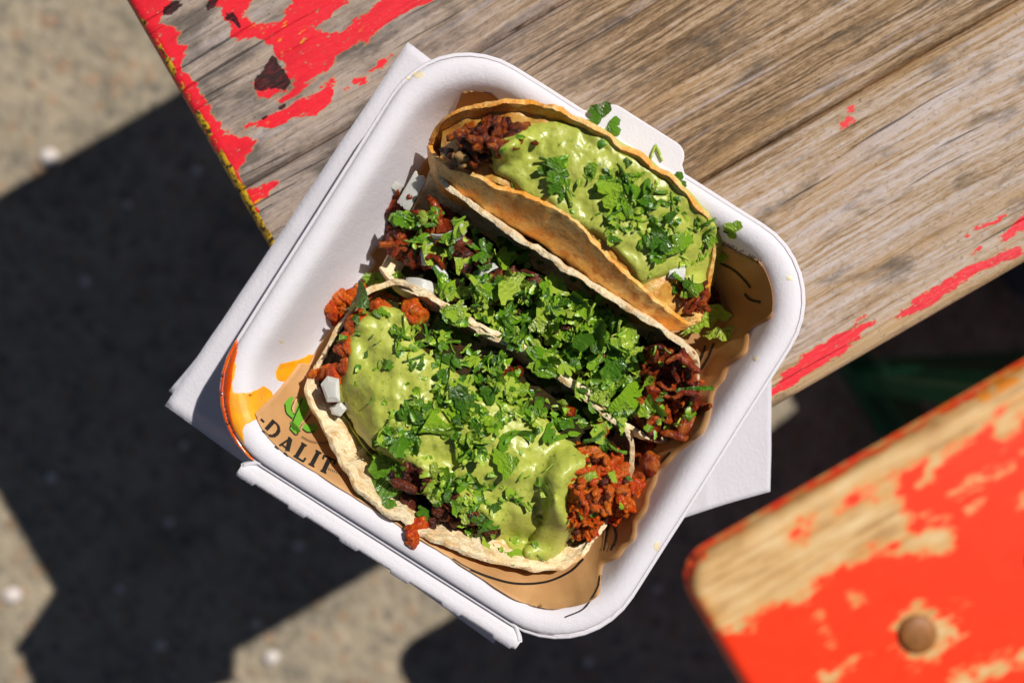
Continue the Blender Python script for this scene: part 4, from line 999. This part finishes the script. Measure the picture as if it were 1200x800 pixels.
def leaf_cut(seed, asp=None, curl=None):
    rd = random.Random(seed); asp = asp or rd.uniform(0.35, 0.95); nx, ny = 7, 5; cv = rd.uniform(-0.9, 0.9) if curl is None else curl; cy = rd.uniform(-0.8, 0.8); tw = rd.uniform(-0.7, 0.7)
    sk = rd.uniform(-0.4, 0.4); tp = rd.uniform(0.3, 1.0); sr = rd.uniform(0, 9); W = []
    rag = rd.random() < 0.6
    for i in range(nx):
        for j in range(ny):
            u = -1 + 2 * i / (nx - 1); v = -1 + 2 * j / (ny - 1)
            x = u * 0.75 + sk * v * 0.5; y = v * asp * 0.75 * (1 - (1 - tp) * (u + 1) / 2)
            if rag and j in (0, ny - 1): y += 0.09 * math.copysign(1, v) * (1 if i % 2 else -0.6)
            if rag and i == nx - 1: x += 0.16 * (1 if j % 2 else -0.5)
            W.append(Vector((x + 0.08 * noise.noise(Vector((u * 2, v * 2, sr))), y, cv * x * x * 0.6 + cy * y * y + tw * x * y + 0.08 * math.sin(4 * x + sr))))
    return mesh('cilantro_leaf', W, gridf(nx, ny))
def leaf_shred(seed):
    rd = random.Random(seed); n = rd.randint(7, 11); asp = rd.uniform(0.3, 0.9); a0 = rd.uniform(0, 6); out = []
    for i in range(n):
        a = a0 + 2 * math.pi * (i + rd.uniform(-0.25, 0.25)) / n; r = rd.uniform(0.5, 1.0); out.append((r * math.cos(a), asp * r * math.sin(a)))
    V = [(0, 0)] + [(x * 0.55, y * 0.55) for x, y in out] + out; F = []
    for i in range(n):
        j = (i + 1) % n; F.append((0, 1 + i, 1 + j)); F.append((1 + i, 1 + n + i, 1 + n + j, 1 + j))
    # extra points between outline vertices keep the edge ragged
    cv = rd.uniform(-0.8, 0.8); cy = rd.uniform(-0.9, 0.9); tw = rd.uniform(-0.8, 0.8); fo = rd.uniform(-0.5, 0.5)
    W = [Vector((x, y, cv * x * x * 0.6 + cy * y * y + tw * x * y + fo * abs(y) + 0.06 * math.sin(5 * x + a0))) for x, y in V]
    return mesh('cilantro_leaf', W, F)
def stem_mesh(seed):
    rd = random.Random(seed); pts = []; b = rd.uniform(-0.3, 0.3)
    for i in range(5): t = -1 + i / 2; pts.append((t, b * t * t, rd.uniform(-0.03, 0.03)))
    v, f = tube(pts, rd.uniform(0.10, 0.2), 7); return mesh('cilantro_stem', v, f)
LEAVES = [leaf_fan(i) for i in range(16)]; CUTS = [leaf_cut(100 + i) for i in range(18)]; SLIV = [leaf_cut(200 + i, random.uniform(0.12, 0.26)) for i in range(6)]; STEMS = [stem_mesh(i) for i in range(6)]; SHRED = [leaf_shred(400 + i) for i in range(24)]
for m_ in LEAVES + CUTS + SLIV + STEMS + SHRED: m_.materials.append(M['leaf'])
def cil(px, py, size, parent, kind=None, tilt=0.55, spin=None, lift=0.0006, flat=None, register=True):
    if kind is None:
        r = random.random(); kind = 'fan' if r < 0.16 else 'cut' if r < 0.40 else 'shred' if r < 0.74 else 'sliv' if r < 0.87 else 'stem'
    ms = {'fan': LEAVES, 'cut': CUTS, 'sliv': SLIV, 'stem': STEMS, 'shred': SHRED}[kind]
    s = size * (0.85 if kind == 'stem' else 1.02)
    return place(random.choice(ms), px, py, s, parent, 'cilantro_stem' if kind == 'stem' else 'cilantro_leaf', 0.75, tilt, spin, register, lift, flat)
def scatter(poly, n, size, parent, tilt=0.68, batch=14, **kw):
    xs = [p[0] for p in poly]; ys = [p[1] for p in poly]
    for i in range(n):
        for _ in range(80):
            x, y = random.uniform(min(xs), max(xs)), random.uniform(min(ys), max(ys))
            if inpoly(poly, x, y): break
        cil(x, y, random.uniform(*size), parent, tilt=tilt, **kw)
        if i % batch == batch - 1: flush()
    flush()
C2 = [(468, 250), (520, 246), (560, 262), (640, 300), (720, 352), (785, 396), (800, 412), (760, 412), (742, 436), (752, 470), (738, 498), (692, 470), (640, 430), (570, 388), (525, 350), (505, 300), (480, 300)]
C2b = [(540, 330), (600, 330), (680, 345), (745, 392), (742, 440), (745, 485), (700, 470), (640, 425), (570, 385)]
scatter(C2, 140, (0.0034, 0.0068), T2); scatter(C2b, 165, (0.0034, 0.0072), T2)
C3a = [(462, 388), (535, 362), (572, 398), (640, 436), (700, 478), (732, 502), (705, 528), (676, 500), (625, 488), (582, 500), (558, 484), (515, 468), (492, 436), (462, 408)]
C3b = [(440, 520), (470, 455), (505, 455), (560, 490), (575, 540), (545, 545), (520, 500), (490, 505), (478, 545), (446, 580), (430, 555)]
C3c = [(488, 548), (540, 552), (598, 568), (618, 590), (585, 598), (565, 605), (600, 640), (572, 650), (535, 612), (500, 605)]
scatter(C3a, 140, (0.0032, 0.0064), T3); scatter(C3b, 64, (0.0034, 0.0066), T3); scatter(C3c, 46, (0.0032, 0.0056), T3)
scatter([(520, 352), (560, 384), (575, 392), (560, 402), (520, 372)], 8, (0.004, 0.006), T3); scatter([(618, 408), (655, 436), (650, 452), (615, 424)], 10, (0.004, 0.006), T3); scatter([(690, 468), (728, 494), (722, 506), (688, 482)], 9, (0.004, 0.006), T3)
scatter([(560, 480), (680, 500), (700, 530), (668, 530), (640, 508), (600, 515), (560, 520)], 16, (0.0036, 0.006), T3)
scatter([(430, 380), (470, 390), (500, 440), (470, 470), (430, 480)], 9, (0.002, 0.004), T3, 0.3); scatter([(590, 560), (640, 560), (650, 600), (610, 620)], 4, (0.0025, 0.004), T3, 0.3)
scatter([(660, 545), (740, 560), (740, 600), (680, 610)], 5, (0.002, 0.0035), T3, 0.3)
C1 = [(690, 182), (740, 206), (798, 236), (832, 268), (834, 305), (800, 312), (760, 300), (722, 290), (700, 262), (712, 232), (692, 210)]
scatter(C1, 56, (0.0030, 0.0058), T1, 0.6); scatter([(632, 188), (660, 184), (682, 210), (668, 236), (644, 222)], 10, (0.004, 0.0062), T1, 0.5)
scatter([(690, 150), (760, 200), (740, 220), (690, 190)], 6, (0.002, 0.004), T1, 0.3); scatter([(790, 320), (812, 325), (815, 350), (795, 352)], 8, (0.003, 0.005), T1)
scatter([(462, 240), (500, 242), (510, 290), (478, 296)], 10, (0.004, 0.0062), T2); scatter(right2, 9, (0.0025, 0.005), T2)
scatter([(360, 425), (400, 385), (440, 350), (470, 355), (410, 400)], 7, (0.0025, 0.004), T3)
def flecks(polys, parent, size=(0.0014, 0.0032)):
    """finely chopped crumbs of leaf and stem, too small to pick apart: one part per taco"""
    V = []; F = []
    for poly, n in polys:
        xs = [p[0] for p in poly]; ys = [p[1] for p in poly]
        for i in range(n):
            for _ in range(60):
                x, y = random.uniform(min(xs), max(xs)), random.uniform(min(ys), max(ys))
                if inpoly(poly, x, y): break
            l, nn = surf.hit(x, y)
            if l is None: continue
            me = random.choice(SHRED + SLIV + STEMS); k = random.uniform(*size)
            q = (nn + Vector((random.gauss(0, .35), random.gauss(0, .35), 0.6))).normalized().to_track_quat('Z', 'Y') @ Quaternion((0, 0, 1), random.uniform(0, 6.28))
            o = len(V); V += [l + Vector((0, 0, k * 0.22)) + q @ (v.co * k) for v in me.vertices]; F += [tuple(a + o for a in p.vertices) for p in me.polygons]
    tag(obj('chopped_cilantro', V, F, M['fleck'], parent), kind='stuff')
flecks([(C2, 130), (C2b, 90), (right2, 14)], T2); flecks([(C3a, 130), (C3b, 70), (C3c, 60), (S3, 45)], T3); flecks([(C1, 70), (S1, 22)], T1)
RIDGE = [(452, 334), (505, 350), (530, 366), (632, 424), (648, 438), (694, 474), (722, 494)]
for x, y in RIDGE:
    for _ in range(4): cil(x + random.uniform(-13, 13), y + random.uniform(-8, 8), random.uniform(0.004, 0.0066), T3, None, 0.4)
    flush()
# larger leaves one can pick out
for x, y, s, par, kind in ((420, 352, 0.0085, T3, 'cut'), (440, 330, 0.006, T3, 'cut'), (735, 470, 0.0105, T2, 'fan'), (637, 375, 0.0075, T2, 'fan'), (598, 338, 0.009, T2, 'cut'), (812, 455, 0.0105, T2, 'sliv'),
        (824, 375, 0.0135, T2, 'cut'), (850, 392, 0.0115, T2, 'cut'), (455, 545, 0.0115, T3, 'fan'), (445, 575, 0.0105, T3, 'fan'), (470, 520, 0.009, T3, 'fan'), (720, 425, 0.0105, T2, 'cut'), (700, 400, 0.009, T2, 'fan'), (515, 500, 0.008, T3, 'cut'),
        (545, 470, 0.0095, T3, 'cut'), (590, 540, 0.0075, T3, 'cut'), (508, 372, 0.0105, T3, 'sliv'), (565, 620, 0.0075, T3, 'sliv'), (570, 640, 0.006, T3, 'cut'), (600, 652, 0.006, T3, 'fan'), (765, 480, 0.007, T2, 'cut'), (495, 282, 0.009, T2, 'sliv'), (485, 258, 0.007, T2, 'fan'),
        (655, 205, 0.008, T1, 'fan'), (715, 222, 0.009, T1, 'fan'), (770, 280, 0.008, T1, 'fan'), (795, 285, 0.008, T1, 'fan'), (735, 212, 0.007, T1, 'stem'), (690, 560, 0.0045, T3, 'cut'), (722, 527, 0.0055, T3, 'stem'), (855, 270, 0.005, T1, 'fan'), (848, 300, 0.005, T1, 'cut'), (346, 500, 0.004, T3, 'cut')):
    cil(x, y, s, par, kind, 0.18, lift=0.0014)
flush()
# loose bits on the rim and the tab: things of their own
def loose(px, py, size, kind, label, spin):
    me = random.choice({'fan': LEAVES, 'sliv': SLIV, 'stem': STEMS, 'cut': CUTS}[kind]); l, n = surf.hit(px, py)
    if l is None or (l.z - ZT) < 0.046: l = P(px, py, H0 + 44.6); n = Vector((0, 0, 1))
    o = bpy.data.objects.new('cilantro_sprig', me); col.objects.link(o); o.location = l + Vector((0, 0, 0.0012)); o.rotation_euler = (0, 0, spin); o.scale = (size,) * 3
    tag(o, label, 'herb', 'loose cilantro bits on the box rim'); return o
loose(700, 133, 0.0062, 'fan', 'loose lobed cilantro leaf on the rim beside the closure tab', 2.4); 
loose(718, 151, 0.0056, 'fan', 'loose cilantro leaf tip lying on the inner end of the closure tab', 5.6)
def vstem():
    base = P(768, 171, H0 + 45); pts = [P(762, 187, H0 + 45.1), P(765, 178, H0 + 45.3), P(768.5, 170, H0 + 45.3), P(772, 178, H0 + 45.3), P(776, 189, H0 + 45.1)]
    v, f = tube(pts, [0.0005, 0.0006, 0.0007, 0.0007, 0.0005], 7); o = link('cilantro_sprig', mesh('cilantro_sprig', [q - base for q in v], f), M['leaf'], None, base)
    tag(o, 'forked cilantro stem lying alone in the middle of the closure tab', 'herb', 'loose cilantro bits on the box rim')
vstem()
loose(794, 210, 0.005, 'fan', 'small feathery cilantro tip hanging between taco edge and rim below the tab', 1.1)

# crumbs and grease spots on the tray
for x, y, w, h in ((925, 326, 4, 3), (490, 88, 7, 4), (478, 92, 3, 2), (492, 681, 2.2, 1.6), (402, 640, 2, 1.6), (330, 400, 3, 2), (770, 640, 4, 6), (885, 420, 3, 3)):
    pl = [(x + w * math.cos(a), y + h * math.sin(a)) for a in np.linspace(0, 2 * math.pi, 12)[:-1]]
    drape('grease_spot', pl, M['grease'], boxE, 0.12, 0.8, 0.8, 0.5, wob=1.0, wobs=0.3)
# meat belongs to its filling
for T in (T1, T2, T3):
    fl = [c for c in T.children if c.name.startswith('filling')][0]
    for c in list(T.children):
        if c.name.startswith(('meat_', 'crisp_')): c.parent = fl
